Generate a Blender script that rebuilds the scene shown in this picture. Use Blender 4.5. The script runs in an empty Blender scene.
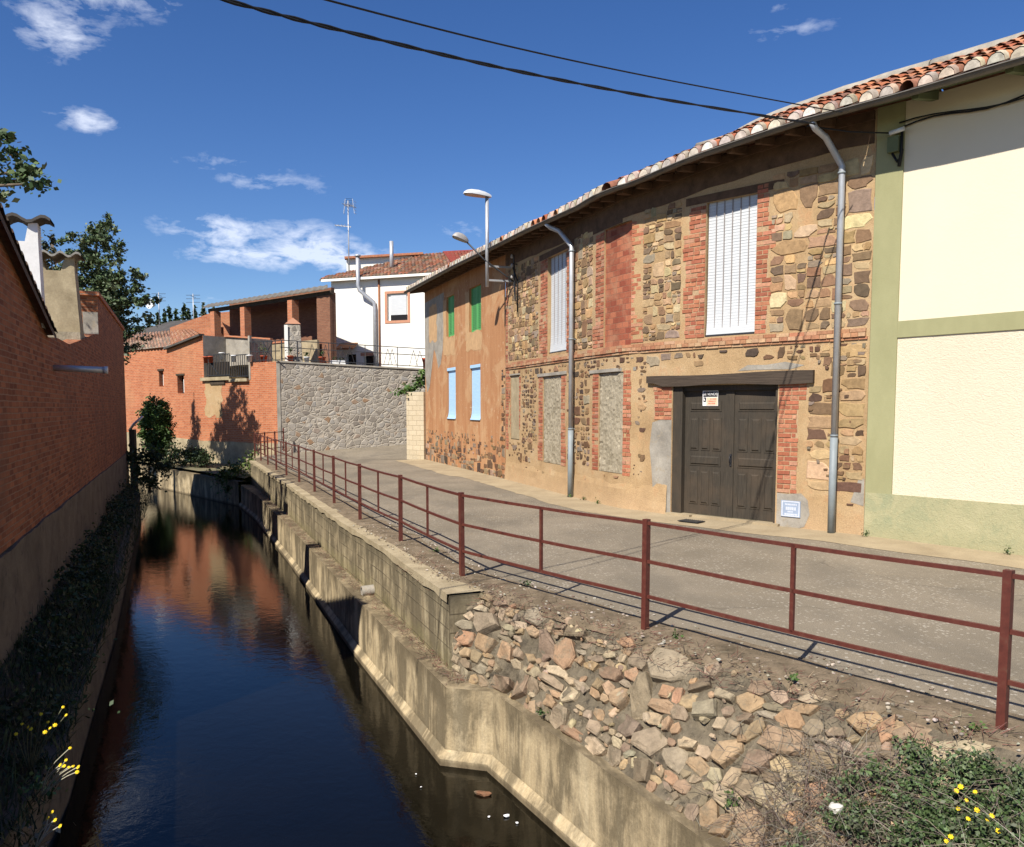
import bpy, math, random
from mathutils import Vector, Matrix, noise as mnoise
R = math.radians
random.seed(7)
scn = bpy.context.scene
COL = scn.collection

# ------------------------------------------------------------------ camera, world, sun, exposure
CAM_H = 2.08
cam_d = bpy.data.cameras.new('camera'); cam = bpy.data.objects.new('camera', cam_d); COL.objects.link(cam)
FPX, W, HH, PY, HORIZ = 830.0, 1024.0, 847.0, 473.0, 408.0
cam_d.sensor_fit = 'HORIZONTAL'; cam_d.sensor_width = 36.0
cam_d.lens = 36.0 * FPX / W
PITCH = math.atan((PY - HORIZ) / FPX)
cam.location = (0, 0, CAM_H)
cam.rotation_euler = (math.pi / 2 - PITCH, 0, 0)
cam_d.shift_x = 0.0
cam_d.shift_y = (PY - HH / 2) / W
cam_d.clip_start = 0.05; cam_d.clip_end = 2000
scn.camera = cam

SUN_DIR = Vector((0.52, 0.845, -1.03)).normalized()
sd = bpy.data.lights.new('sun', 'SUN'); sun = bpy.data.objects.new('sun', sd); COL.objects.link(sun)
sd.energy = 4.8; sd.angle = R(0.53); sd.color = (1.0, 0.945, 0.85)
sun.rotation_euler = SUN_DIR.to_track_quat('-Z', 'Y').to_euler()
sun.location = (-20, -30, 40)

scn.view_settings.view_transform = 'Standard'
scn.view_settings.look = 'None'
scn.view_settings.exposure = 0.66
scn.view_settings.gamma = 1.0
scn.view_settings.use_curve_mapping = False
scn.render.engine = 'CYCLES'
scn.cycles.max_bounces = 6

world = bpy.data.worlds.new('World'); scn.world = world
world.use_nodes = True
wn = world.node_tree; wn.nodes.clear()
def WN(t, **k):
    n = wn.nodes.new(t)
    for a, b in k.items(): setattr(n, a, b)
    return n
def wmath(op, a, b=None, c=None, clamp=False):
    n = WN('ShaderNodeMath', operation=op); n.use_clamp = clamp
    for i, v in enumerate((a, b, c)):
        if v is None: continue
        if isinstance(v, (int, float)): n.inputs[i].default_value = v
        else: wn.links.new(v, n.inputs[i])
    return n.outputs[0]
out = WN('ShaderNodeOutputWorld'); bg = WN('ShaderNodeBackground')
sky = WN('ShaderNodeTexSky'); sky.sky_type = 'NISHITA'; sky.sun_disc = False
sky.sun_elevation = math.asin(-SUN_DIR.z)
sky.sun_rotation = math.atan2(-SUN_DIR.x, -SUN_DIR.y)
sky.altitude = 700; sky.air_density = 1.0; sky.dust_density = 0.15; sky.ozone_density = 3.6
SKY_STRENGTH = 0.075
bg.inputs['Strength'].default_value = SKY_STRENGTH
tc = WN('ShaderNodeTexCoord')
gen = tc.outputs['Generated']
# real cloud patches: centre direction, half extents (radians), amount
CLOUDS = [((-0.405, 0.80, 0.405), 0.10, 0.030, 1.35), ((-0.475, 0.77, 0.415), 0.07, 0.026, 1.1), ((-0.42, 0.80, 0.345), 0.04, 0.022, .9),
          ((-0.425, 0.855, 0.287), 0.033, 0.012, 1.0),
          ((-0.305, 0.915, 0.262), 0.085, 0.018, .45), ((-0.25, 0.935, 0.242), 0.06, 0.012, .5),
          ((-0.30, 0.935, 0.168), 0.07, 0.016, 1.05), ((-0.20, 0.955, 0.172), 0.035, 0.015, .9), ((-0.325, 0.925, 0.197), 0.06, 0.016, 1.0), ((-0.225, 0.95, 0.185), 0.04, 0.022, .95),
          ((-0.15, 0.96, 0.165), 0.06, 0.02, .6), ((0.27, 0.86, 0.375), 0.055, 0.010, .55), ((0.26, 0.855, 0.395), 0.03, 0.007, .4),
          ((-0.06, 0.975, 0.205), 0.035, 0.018, .5), ((0.03, 0.975, 0.2), 0.05, 0.018, .4), ((-0.02, .985, .135), .06, .015, .5), ((0.32,0.90,0.28), .05,.02,.35),
          ((-0.35, 0.93, 0.12), 0.05, 0.01, .4), ((0.5, 0.2, 0.5), 0.25, 0.1, .9), ((-0.8, 0.1, 0.4), 0.3, 0.08, .9), ((0.3, -0.8, 0.45), 0.3, 0.1, .9)]
mask = None
for c, a, b, amt in CLOUDS:
    c = Vector(c).normalized(); r = c.cross(Vector((0, 0, 1))).normalized(); u = r.cross(c)
    def dot(v):
        n = WN('ShaderNodeVectorMath', operation='DOT_PRODUCT'); wn.links.new(gen, n.inputs[0]); n.inputs[1].default_value = v
        return n.outputs['Value']
    dx = wmath('POWER', wmath('ABSOLUTE', wmath('DIVIDE', dot(r), a)), 2.0)
    dy = wmath('POWER', wmath('ABSOLUTE', wmath('DIVIDE', dot(u), b)), 2.0)
    g = wmath('EXPONENT', wmath('MULTIPLY', wmath('ADD', dx, dy), -1.0))
    g = wmath('MULTIPLY', g, amt)
    g = wmath('MULTIPLY', g, wmath('GREATER_THAN', dot(c), 0.0))
    mask = g if mask is None else wmath('ADD', mask, g)
mp = WN('ShaderNodeMapping'); wn.links.new(gen, mp.inputs['Vector']); mp.inputs['Scale'].default_value = (1, 1, 2.4)
n1 = WN('ShaderNodeTexNoise'); wn.links.new(mp.outputs[0], n1.inputs['Vector'])
n1.inputs['Scale'].default_value = 13.0; n1.inputs['Detail'].default_value = 9.0; n1.inputs['Roughness'].default_value = 0.62
n1.inputs['Distortion'].default_value = 0.35
n2 = WN('ShaderNodeTexNoise'); wn.links.new(mp.outputs[0], n2.inputs['Vector'])
n2.inputs['Scale'].default_value = 34.0; n2.inputs['Detail'].default_value = 8.0; n2.inputs['Roughness'].default_value = 0.6; n2.inputs['Distortion'].default_value = 0.5
nn = wmath('ADD', wmath('MULTIPLY', wmath('SUBTRACT', n1.outputs[0], 0.5), 2.6), wmath('MULTIPLY', wmath('SUBTRACT', n2.outputs[0], 0.5), 1.5))
cl = wmath('MULTIPLY', mask, wmath('MAXIMUM', wmath('ADD', 0.40, wmath('MULTIPLY', nn, 1.25)), 0.0))
cl = wmath('MULTIPLY', wmath('SUBTRACT', cl, 0.16), 1.45, clamp=True)
cl = wmath('MULTIPLY', wmath('POWER', cl, 0.9), 0.62)
hs = WN('ShaderNodeHueSaturation'); hs.inputs['Saturation'].default_value = 1.24; hs.inputs['Hue'].default_value = 0.512; hs.inputs['Value'].default_value = 1.0
wn.links.new(sky.outputs[0], hs.inputs['Color'])
mx = WN('ShaderNodeMixRGB'); wn.links.new(cl, mx.inputs[0]); wn.links.new(hs.outputs[0], mx.inputs[1])
mx.inputs[2].default_value = (9.5, 10.0, 11.2, 1)
wn.links.new(mx.outputs[0], bg.inputs['Color']); wn.links.new(bg.outputs[0], out.inputs['Surface'])

# ------------------------------------------------------------------ materials
class NT:
    def __init__(s, name, rough=0.85, spec=0.3):
        s.m = bpy.data.materials.new(name); s.m.use_nodes = True
        s.t = s.m.node_tree; s.b = s.t.nodes['Principled BSDF']
        s.b.inputs['Roughness'].default_value = rough
        s.b.inputs['Specular IOR Level'].default_value = spec
    def N(s, t, **k):
        n = s.t.nodes.new(t)
        for a, b in k.items(): setattr(n, a, b)
        return n
    def L(s, a, b): s.t.links.new(a, b)
    def pos(s, sc=(1, 1, 1)):
        g = s.N('ShaderNodeNewGeometry'); m = s.N('ShaderNodeMapping'); s.L(g.outputs['Position'], m.inputs['Vector']); m.inputs['Scale'].default_value = sc
        return m.outputs[0]
    def uv(s, sc=(1, 1, 1), rot=0):
        g = s.N('ShaderNodeUVMap'); m = s.N('ShaderNodeMapping'); s.L(g.outputs['UV'], m.inputs['Vector']); m.inputs['Scale'].default_value = sc
        m.inputs['Rotation'].default_value = (0, 0, rot)
        return m.outputs[0]
    def noise(s, vec, scale=5, detail=5, rough=0.6, dist=0):
        n = s.N('ShaderNodeTexNoise'); s.L(vec, n.inputs['Vector']); n.inputs['Scale'].default_value = scale
        n.inputs['Detail'].default_value = detail; n.inputs['Roughness'].default_value = rough; n.inputs['Distortion'].default_value = dist
        return n.outputs[0]
    def ramp(s, fac, stops):
        r = s.N('ShaderNodeValToRGB'); s.L(fac, r.inputs[0]); e = r.color_ramp.elements
        while len(e) < len(stops): e.new(0.5)
        for q, (p, c) in zip(e, stops):
            q.position = p; q.color = (c, c, c, 1) if isinstance(c, (int, float)) else (*c, 1)
        return r.outputs[0]
    def mix(s, f, a, b, mode='MIX'):
        n = s.N('ShaderNodeMixRGB', blend_type=mode)
        for i, v in enumerate((f, a, b)):
            if isinstance(v, (int, float)): n.inputs[i].default_value = v if i == 0 else (v, v, v, 1)
            elif isinstance(v, tuple): n.inputs[i].default_value = (*v, 1)
            else: s.L(v, n.inputs[i])
        return n.outputs[0]
    def math(s, op, a, b=0.0, clamp=False):
        n = s.N('ShaderNodeMath', operation=op); n.use_clamp = clamp
        for i, v in enumerate((a, b)):
            if isinstance(v, (int, float)): n.inputs[i].default_value = v
            else: s.L(v, n.inputs[i])
        return n.outputs[0]
    def attr(s, name='tint'):
        a = s.N('ShaderNodeAttribute'); a.attribute_name = name; return a.outputs['Color']
    def color(s, c):
        if isinstance(c, tuple): s.b.inputs['Base Color'].default_value = (*c, 1)
        else: s.L(c, s.b.inputs['Base Color'])
    def bump(s, h, strength=0.5, dist=0.02):
        b = s.N('ShaderNodeBump'); b.inputs['Strength'].default_value = strength; b.inputs['Distance'].default_value = dist
        s.L(h, b.inputs['Height']); s.L(b.outputs[0], s.b.inputs['Normal'])
    def sepz(s):
        g = s.N('ShaderNodeNewGeometry'); x = s.N('ShaderNodeSeparateXYZ'); s.L(g.outputs['Position'], x.inputs[0]); return x.outputs[2]

MAT = {}
def mottled(name, c1, c2, scale=4, rough=0.9, fine=60, bump=0.3, bd=0.01, spec=0.25, sc=(1, 1, 1), c3=None):
    k = NT(name, rough, spec); p = k.pos(sc)
    n = k.noise(p, scale, 6, 0.65, 0.3); f = k.noise(k.pos(), fine, 4, 0.7)
    col = k.ramp(n, [(0.3, c1), (0.7, c2)])
    if c3: col = k.mix(k.ramp(k.noise(k.pos(), scale * 2.7, 5, 0.7), [(0.56, 0.0), (0.68, 1.0)]), col, c3)
    col = k.mix(0.28, col, k.ramp(f, [(0.25, 0.25), (0.75, 0.85)]), 'OVERLAY')
    k.color(col); k.bump(k.mix(0.5, n, f), bump, bd); MAT[name] = k.m; return k
def attrmat(name, rough=0.9, mott=0.5, scale=14, bump=0.4, bd=0.012, spec=0.25, lo=0.55, hi=1.3):
    k = NT(name, rough, spec); a = k.attr(); n = k.noise(k.pos(), scale, 6, 0.7, 0.2); f = k.noise(k.pos(), scale * 5, 4, 0.7)
    col = k.mix(mott, a, k.ramp(n, [(0.25, lo), (0.75, hi)]), 'MULTIPLY')
    k.color(col); k.bump(k.mix(0.4, n, f), bump, bd); MAT[name] = k.m; return k
def plain(name, c, rough=0.6, spec=0.4, metal=0.0, var=0.25, scale=8):
    k = NT(name, rough, spec); n = k.noise(k.pos(), scale, 5, 0.65)
    k.color(k.mix(var, c, k.ramp(n, [(0.3, tuple(x * 0.45 for x in c)), (0.7, tuple(min(1, x * 1.25) for x in c))])))
    k.b.inputs['Metallic'].default_value = metal; MAT[name] = k.m; return k
def brickmat(name, c1, c2, mortar, bw=0.25, bh=0.075, ms=0.012, weather=None, wscale=0.6, rough=0.9, bumpd=0.012, wr=(0.5, 0.7), streak=0):
    k = NT(name, rough, 0.2); v = k.uv()
    d = k.N('ShaderNodeVectorMath', operation='SCALE'); nz = k.N('ShaderNodeTexNoise'); k.L(v, nz.inputs['Vector']); nz.inputs['Scale'].default_value = 3.0
    k.L(nz.outputs['Color'], d.inputs[0]); d.inputs['Scale'].default_value = 0.02
    ad = k.N('ShaderNodeVectorMath', operation='ADD'); k.L(v, ad.inputs[0]); k.L(d.outputs[0], ad.inputs[1])
    b = k.N('ShaderNodeTexBrick'); k.L(ad.outputs[0], b.inputs['Vector'])
    b.inputs['Scale'].default_value = 1.0; b.inputs['Brick Width'].default_value = bw; b.inputs['Row Height'].default_value = bh
    b.inputs['Mortar Size'].default_value = ms; b.inputs['Mortar Smooth'].default_value = 0.3
    b.inputs['Color1'].default_value = (*c1, 1); b.inputs['Color2'].default_value = (*c2, 1); b.inputs['Mortar'].default_value = (*mortar, 1)
    col = b.outputs['Color']; f = k.noise(k.pos(), 30, 5, 0.7); big = k.noise(k.pos(), wscale, 6, 0.65, 0.4)
    col = k.mix(0.5, col, k.ramp(f, [(0.25, 0.5), (0.75, 1.3)]), 'MULTIPLY')
    if weather: col = k.mix(k.ramp(big, [(wr[0], 0.0), (wr[1], 0.75)]), col, weather)
    if streak: col = k.mix(streak, col, k.ramp(k.noise(k.pos((2.2, 2.2, 0.25)), 1.0, 6, 0.7), [(0.3, 0.45), (0.65, 1.15)]), 'MULTIPLY')
    k.color(col); h = k.math('SUBTRACT', k.math('MULTIPLY', f, 0.4), b.outputs['Fac']); k.bump(h, 0.7, bumpd); MAT[name] = k.m; return k

# ochre lime mortar / render of the stone house
k = NT('ochre_mortar', 0.95, 0.15); n = k.noise(k.pos(), 1.3, 6, 0.65, 0.3); f = k.noise(k.pos(), 45, 5, 0.7); z = k.sepz()
base = k.ramp(n, [(0.28, (0.30, 0.195, 0.10)), (0.5, (0.40, 0.272, 0.145)), (0.74, (0.455, 0.335, 0.20))])
base = k.mix(k.ramp(k.noise(k.pos(), 2.6, 5, 0.7), [(0.55, 0.0), (0.7, 0.6)]), base, (0.42, 0.225, 0.11))
base = k.mix(k.ramp(k.math('ADD', z, k.math('MULTIPLY', n, 0.9)), [(0.42, 0.75), (0.95, 0.0)]), base, (0.42, 0.29, 0.17))
base = k.mix(k.ramp(k.noise(k.pos(), 5.5, 6, 0.75), [(0.60, 0.0), (0.66, 0.55)]), base, (0.30, 0.19, 0.10))
base = k.mix(0.35, base, k.ramp(f, [(0.25, 0.2), (0.75, 0.85)]), 'OVERLAY')
k.color(base); k.bump(k.mix(0.5, n, f), 0.6, 0.03); MAT['ochre_mortar'] = k.m
# orange earth render, vertical weather streaks
k = NT('orange_render', 0.95, 0.15); st = k.noise(k.pos((3.0, 3.0, 0.35)), 1.0, 7, 0.7, 0.2); pt = k.noise(k.pos(), 0.9, 6, 0.62, 0.5); f = k.noise(k.pos(), 40, 5, 0.7)
base = k.ramp(st, [(0.3, (0.33, 0.15, 0.068)), (0.55, (0.405, 0.205, 0.098)), (0.75, (0.48, 0.29, 0.155))])
base = k.mix(k.ramp(pt, [(0.52, 0.0), (0.6, 0.55)]), base, (0.49, 0.31, 0.165))
base = k.mix(k.ramp(k.noise(k.pos((1, 1, .6)), 7, 5, 0.7), [(0.62, 0.0), (0.66, 0.7)]), base, (0.54, 0.39, 0.25))
base = k.mix(0.3, base, k.ramp(f, [(0.25, 0.2), (0.75, 0.85)]), 'OVERLAY')
k.color(base); k.bump(k.mix(0.5, pt, f), 0.5, 0.025); MAT['orange_render'] = k.m
# cream and sage paint on the yellow house
k = NT('cream_smooth_render', 0.9, 0.2); f = k.noise(k.pos(), 26, 6, 0.7); n = k.noise(k.pos(), 1.1, 5, 0.6)
k.color(k.mix(n, (0.66, 0.575, 0.43), (0.705, 0.62, 0.475))); k.bump(f, 0.25, 0.01); MAT['cream_smooth_render'] = k.m
k = NT('cream_rough_render', 0.9, 0.2); f = k.noise(k.pos((1, 1, 1.8)), 24, 6, 0.65, 1.2); n = k.noise(k.pos(), 1.1, 5, 0.6)
k.color(k.mix(n, (0.645, 0.56, 0.415), (0.695, 0.61, 0.465))); k.bump(f, 0.75, 0.022); MAT['cream_rough_render'] = k.m
k = NT('sage_paint', 0.85, 0.2); n = k.noise(k.pos((1, 1, .5)), 1.6, 6, 0.65); f = k.noise(k.pos(), 50, 4, 0.6); z = k.sepz()
c = k.ramp(n, [(0.3, (0.27, 0.26, 0.135)), (0.7, (0.34, 0.325, 0.175))])
c = k.mix(k.ramp(z, [(0.0, 0.75), (1.0, 0.0)]), c, k.ramp(k.noise(k.pos(), 3.5, 6, 0.75), [(0.35, (0.27, 0.285, 0.16)), (0.65, (0.37, 0.34, 0.19))]))
k.color(c); k.bump(f, 0.3, 0.008); MAT['sage_paint'] = k.m
k = NT('sage_rough_paint', 0.9, 0.2); n = k.noise(k.pos(), 2.2, 6, 0.7, .5); f = k.noise(k.pos(), 24, 6, 0.65, 1.0); z = k.sepz()
c = k.ramp(n, [(0.32, (0.27, 0.285, 0.17)), (0.5, (0.355, 0.335, 0.195)), (0.7, (0.41, 0.375, 0.225))])
c = k.mix(k.ramp(k.math('ADD', z, k.math('MULTIPLY', n, .5)), [(0.18, 0.7), (0.5, 0.0)]), c, (0.33, 0.30, 0.17))
k.color(c); k.bump(f, 0.7, 0.02); MAT['sage_rough_paint'] = k.m
plain('sage_wood', (0.13, 0.15, 0.08), 0.8, 0.2)

attrmat('field_stone', 0.9, 0.75, 11, 0.8, 0.02, 0.2, 0.5, 1.35)
attrmat('rubble_stone', 0.92, 0.8, 10, 0.9, 0.03, 0.2, 0.45, 1.4)
k = MAT['rubble_stone']; nt_ = k.node_tree; b_ = nt_.nodes['Principled BSDF']; src = b_.inputs['Base Color'].links[0].from_socket; gp = nt_.nodes.new('ShaderNodeNewGeometry'); nz_ = nt_.nodes.new('ShaderNodeTexNoise'); nt_.links.new(gp.outputs['Position'], nz_.inputs['Vector']); nz_.inputs['Scale'].default_value = 7; nz_.inputs['Detail'].default_value = 7; nz_.inputs['Roughness'].default_value = .72
rm_ = nt_.nodes.new('ShaderNodeValToRGB'); nt_.links.new(nz_.outputs[0], rm_.inputs[0]); rm_.color_ramp.elements[0].position = .50; rm_.color_ramp.elements[1].position = .64; rm_.color_ramp.elements[1].color = (.8, .8, .8, 1)
mm_ = nt_.nodes.new('ShaderNodeMixRGB'); nt_.links.new(rm_.outputs[0], mm_.inputs[0]); nt_.links.new(src, mm_.inputs[1]); mm_.inputs[2].default_value = (.185, .15, .10, 1); nt_.links.new(mm_.outputs[0], b_.inputs['Base Color'])
attrmat('red_brick', 0.9, 0.7, 24, 0.6, 0.012, 0.2, 0.5, 1.3)
attrmat('roof_tile', 0.9, 0.8, 9, 0.5, 0.01, 0.2, 0.35, 1.4)
attrmat('leaf', 0.55, 0.35, 6, 0.0, 0.01, 0.3, 0.6, 1.3)
attrmat('twig', 0.9, 0.3, 9, 0.0, 0.01, 0.2)
lf = MAT['leaf'].node_tree; lfb = lf.nodes['Principled BSDF']; lfb.inputs['Subsurface Weight'].default_value = 0.0
mottled('rough_cement', (0.22, 0.185, 0.125), (0.40, 0.345, 0.25), 3, fine=22, bump=0.9, bd=0.03)
mottled('grey_cement', (0.20, 0.18, 0.15), (0.37, 0.335, 0.28), 2.2, fine=40, bump=0.4, bd=0.01, c3=(0.30, 0.25, 0.18))
mottled('tan_cement', (0.24, 0.19, 0.115), (0.42, 0.345, 0.22), 2.4, fine=30, bump=0.5, bd=0.015, c3=(0.30, 0.24, 0.15))
mottled('rubble_mortar', (0.065, 0.052, 0.036), (0.225, 0.185, 0.125), 3.2, fine=38, bump=1.0, bd=0.04, c3=(0.05, 0.042, 0.03))
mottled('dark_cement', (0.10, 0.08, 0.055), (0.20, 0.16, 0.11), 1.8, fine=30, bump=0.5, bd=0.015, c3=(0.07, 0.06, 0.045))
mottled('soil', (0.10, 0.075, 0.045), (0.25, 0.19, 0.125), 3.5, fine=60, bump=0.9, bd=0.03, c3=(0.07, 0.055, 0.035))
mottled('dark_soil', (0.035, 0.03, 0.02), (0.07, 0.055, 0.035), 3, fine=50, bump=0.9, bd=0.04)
mottled('ground_earth', (0.10, 0.10, 0.05), (0.2, 0.17, 0.1), 0.4, fine=12, bump=0.3)
mottled('white_plaster', (0.74, 0.715, 0.64), (0.82, 0.80, 0.745), 0.8, fine=30, bump=0.15, bd=0.005)
mottled('white_chimney_paint', (0.66, 0.66, 0.64), (0.80, 0.79, 0.76), 2, fine=20, bump=0.3, bd=0.01)
mottled('porch_roofing', (0.11, 0.10, 0.085), (0.20, 0.18, 0.155), 2.5, fine=30, bump=0.3, c3=(0.08, 0.07, 0.055))
mottled('dark_roofing', (0.05, 0.045, 0.04), (0.10, 0.09, 0.08), 1.5, fine=20, bump=0.2)
mottled('fibre_cement', (0.17, 0.16, 0.14), (0.30, 0.28, 0.25), 2.5, fine=30, bump=0.3, c3=(0.12, 0.11, 0.09))
mottled('bark', (0.06, 0.045, 0.03), (0.16, 0.125, 0.09), 8, fine=50, bump=0.8, sc=(1, 1, .3))
mottled('old_timber', (0.035, 0.026, 0.018), (0.085, 0.062, 0.042), 5, fine=60, bump=0.5, bd=0.01, sc=(3, 3, .5))
mottled('soffit_timber', (0.07, 0.042, 0.026), (0.145, 0.085, 0.052), 4, fine=60, bump=0.4, bd=0.01)
# weathered dark grey gate wood with vertical grain
k = NT('gate_wood', 0.75, 0.3); g = k.noise(k.uv((26, 1.2, 1)), 2.5, 8, 0.7, 0.3); n = k.noise(k.pos(), 2.0, 5, 0.6)
c = k.ramp(g, [(0.25, (0.020, 0.016, 0.012)), (0.6, (0.052, 0.042, 0.030)), (0.85, (0.10, 0.08, 0.058))])
c = k.mix(k.ramp(n, [(0.45, 0.0), (0.7, 0.5)]), c, (0.085, 0.058, 0.036))
k.color(c); k.bump(g, 0.4, 0.006); MAT['gate_wood'] = k.m
# beams
k = NT('lintel_wood', 0.85, 0.25); g = k.noise(k.uv((1.0, 22, 1)), 2.0, 8, 0.7, 0.3)
k.color(k.ramp(g, [(0.25, (0.030, 0.022, 0.016)), (0.75, (0.09, 0.066, 0.048))])); k.bump(g, 0.6, 0.012); MAT['lintel_wood'] = k.m

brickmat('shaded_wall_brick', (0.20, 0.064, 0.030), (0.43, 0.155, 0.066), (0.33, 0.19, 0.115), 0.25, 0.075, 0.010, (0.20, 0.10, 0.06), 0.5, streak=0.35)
brickmat('orange_brick', (0.40, 0.118, 0.05), (0.52, 0.185, 0.082), (0.46, 0.27, 0.175), 0.27, 0.085, 0.012, (0.46, 0.245, 0.13), 0.35, wr=(0.52, 0.75), streak=0.25)
brickmat('infill_brick', (0.25, 0.065, 0.038), (0.43, 0.15, 0.08), (0.27, 0.12, 0.075), 0.24, 0.12, 0.008, (0.40, 0.22, 0.13), 2.2, bumpd=0.006, wr=(0.52, 0.72), streak=0.35)
brickmat('pillar_brick', (0.46, 0.14, 0.06), (0.56, 0.20, 0.09), (0.35, 0.22, 0.15), 0.25, 0.075, 0.014)
brickmat('porch_back_brick', (0.20, 0.085, 0.05), (0.26, 0.12, 0.07), (0.2, 0.12, 0.08), 0.25, 0.075, 0.012)
k = brickmat('cream_block', (0.50, 0.42, 0.29), (0.56, 0.47, 0.33), (0.40, 0.32, 0.21), 0.42, 0.2, 0.010, (0.42, 0.34, 0.22), 0.7)
# concrete block canal wall with run-off streaks
def canal_concrete(name, blocks):
    k = NT(name, 0.93, 0.2); v = k.uv(); z = k.sepz()
    st = k.noise(k.uv((5.5, 0.22, 1)), 1.0, 7, 0.72, 0.15); st2 = k.noise(k.uv((2.0, 0.5, 1)), 1.0, 6, 0.7, 0.6); f = k.noise(k.pos(), 40, 5, 0.72); n = k.noise(k.pos(), 2.0, 6, 0.68, 0.4)
    if blocks:
        c = k.ramp(st, [(0.30, (0.11, 0.085, 0.05)), (0.46, (0.27, 0.215, 0.13)), (0.62, (0.41, 0.34, 0.215)), (0.8, (0.56, 0.50, 0.37))])
    else:
        c = k.ramp(st, [(0.28, (0.27, 0.21, 0.125)), (0.46, (0.43, 0.335, 0.20)), (0.66, (0.51, 0.415, 0.265)), (0.8, (0.57, 0.485, 0.335))])
    dirt = k.ramp(k.math('ADD', st2, k.math('MULTIPLY', n, 0.5)), [(0.66, 0.0), (0.82, 0.75)])
    c = k.mix(dirt, c, (0.085, 0.068, 0.042))
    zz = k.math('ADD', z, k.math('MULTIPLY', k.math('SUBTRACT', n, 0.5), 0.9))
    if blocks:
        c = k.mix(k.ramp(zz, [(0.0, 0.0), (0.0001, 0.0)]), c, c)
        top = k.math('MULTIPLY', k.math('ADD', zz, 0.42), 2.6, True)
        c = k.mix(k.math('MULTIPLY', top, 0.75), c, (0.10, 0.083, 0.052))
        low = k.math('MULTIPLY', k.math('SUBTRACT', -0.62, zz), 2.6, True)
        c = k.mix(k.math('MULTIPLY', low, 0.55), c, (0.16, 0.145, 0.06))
        b = k.N('ShaderNodeTexBrick'); k.L(v, b.inputs['Vector']); b.inputs['Scale'].default_value = 1.0
        b.inputs['Brick Width'].default_value = 0.42; b.inputs['Row Height'].default_value = 0.21; b.inputs['Mortar Size'].default_value = 0.010; b.inputs['Mortar Smooth'].default_value = 0.4
        joint = k.mix(1.0, b.outputs['Fac'], k.ramp(k.noise(k.uv(), 1.7, 3, .5), [(0.42, 0.1), (0.58, 1.0)]), 'MULTIPLY')
        c = k.mix(k.mix(1.0, joint, 0.75, 'MULTIPLY'), c, (0.10, 0.08, 0.05))
        h = k.math('SUBTRACT', k.math('MULTIPLY', k.mix(0.5, f, n), 0.6), joint)
        k.color(k.mix(0.4, c, k.ramp(f, [(0.2, 0.2), (0.8, 0.85)]), 'OVERLAY')); k.bump(h, 0.7, 0.015)
    else:
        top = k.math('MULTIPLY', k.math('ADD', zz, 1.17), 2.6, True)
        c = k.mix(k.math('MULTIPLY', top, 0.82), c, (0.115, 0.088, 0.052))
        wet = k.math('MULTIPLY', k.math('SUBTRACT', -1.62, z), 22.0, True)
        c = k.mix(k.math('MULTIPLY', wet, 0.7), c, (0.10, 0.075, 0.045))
        k.color(k.mix(0.35, c, k.ramp(f, [(0.2, 0.2), (0.8, 0.85)]), 'OVERLAY')); k.bump(k.mix(0.5, f, n), 0.5, 0.02)
    MAT[name] = k.m
canal_concrete('canal_concrete', False); canal_concrete('block_concrete', True)
# retaining wall masonry (random rubble, pale joints)
k = NT('pale_masonry', 0.92, 0.2); v = k.uv((3.9, 4.9, 1))
dn = k.N('ShaderNodeTexNoise'); k.L(v, dn.inputs['Vector']); dn.inputs['Scale'].default_value = 1.6
av = k.N('ShaderNodeVectorMath', operation='MULTIPLY_ADD'); k.L(dn.outputs['Color'], av.inputs[0]); av.inputs[1].default_value = (.5, .5, 0); k.L(v, av.inputs[2])
vo = k.N('ShaderNodeTexVoronoi', feature='F1'); k.L(av.outputs[0], vo.inputs['Vector']); vo.inputs['Scale'].default_value = 1.0
ve = k.N('ShaderNodeTexVoronoi', feature='DISTANCE_TO_EDGE'); k.L(av.outputs[0], ve.inputs['Vector']); ve.inputs['Scale'].default_value = 1.0
sx = k.N('ShaderNodeSeparateColor'); k.L(vo.outputs['Color'], sx.inputs[0])
c = k.ramp(sx.outputs[0], [(0.0, (0.19, 0.165, 0.14)), (0.3, (0.275, 0.245, 0.205)), (0.6, (0.33, 0.295, 0.25)), (0.85, (0.26, 0.245, 0.225)), (0.97, (0.26, 0.165, 0.10))])
c = k.mix(0.45, c, k.ramp(k.noise(k.pos(), 9, 5, 0.7), [(0.25, 0.5), (0.75, 1.3)]), 'MULTIPLY')
c = k.mix(k.ramp(ve.outputs[0], [(0.03, 0.8), (0.12, 0.0)]), c, (0.39, 0.345, 0.28))
c = k.mix(k.ramp(k.noise(k.pos(), .8, 6, .7), [(.5, 0.0), (.7, .45)]), c, (0.24, 0.20, 0.155))
k.color(c); k.bump(k.ramp(ve.outputs[0], [(0.02, 0.0), (0.12, 1.0)]), 0.8, 0.03); MAT['pale_masonry'] = k.m
# asphalt with pale chippings
k = NT('worn_asphalt', 0.92, 0.25); n = k.noise(k.pos(), 0.55, 6, 0.62, 0.3); f = k.noise(k.pos(), 120, 3, 0.7)
vo = k.N('ShaderNodeTexVoronoi'); k.L(k.pos(), vo.inputs['Vector']); vo.inputs['Scale'].default_value = 21
sp = k.ramp(vo.outputs['Distance'], [(0.26, 1.0), (0.36, 0.0)]); sc_ = k.N('ShaderNodeSeparateColor'); k.L(vo.outputs['Color'], sc_.inputs[0])
c = k.ramp(n, [(0.3, (0.165, 0.138, 0.100)), (0.7, (0.24, 0.20, 0.146))])
c = k.mix(k.ramp(k.noise(k.pos(), 2.0, 6, 0.7), [(0.55, 0.0), (0.72, 0.5)]), c, (0.23, 0.185, 0.125))
chip = k.mix(1.0, sp, k.ramp(sc_.outputs[0], [(0.40, 0.0), (0.50, 1.0)]), 'MULTIPLY')
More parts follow.
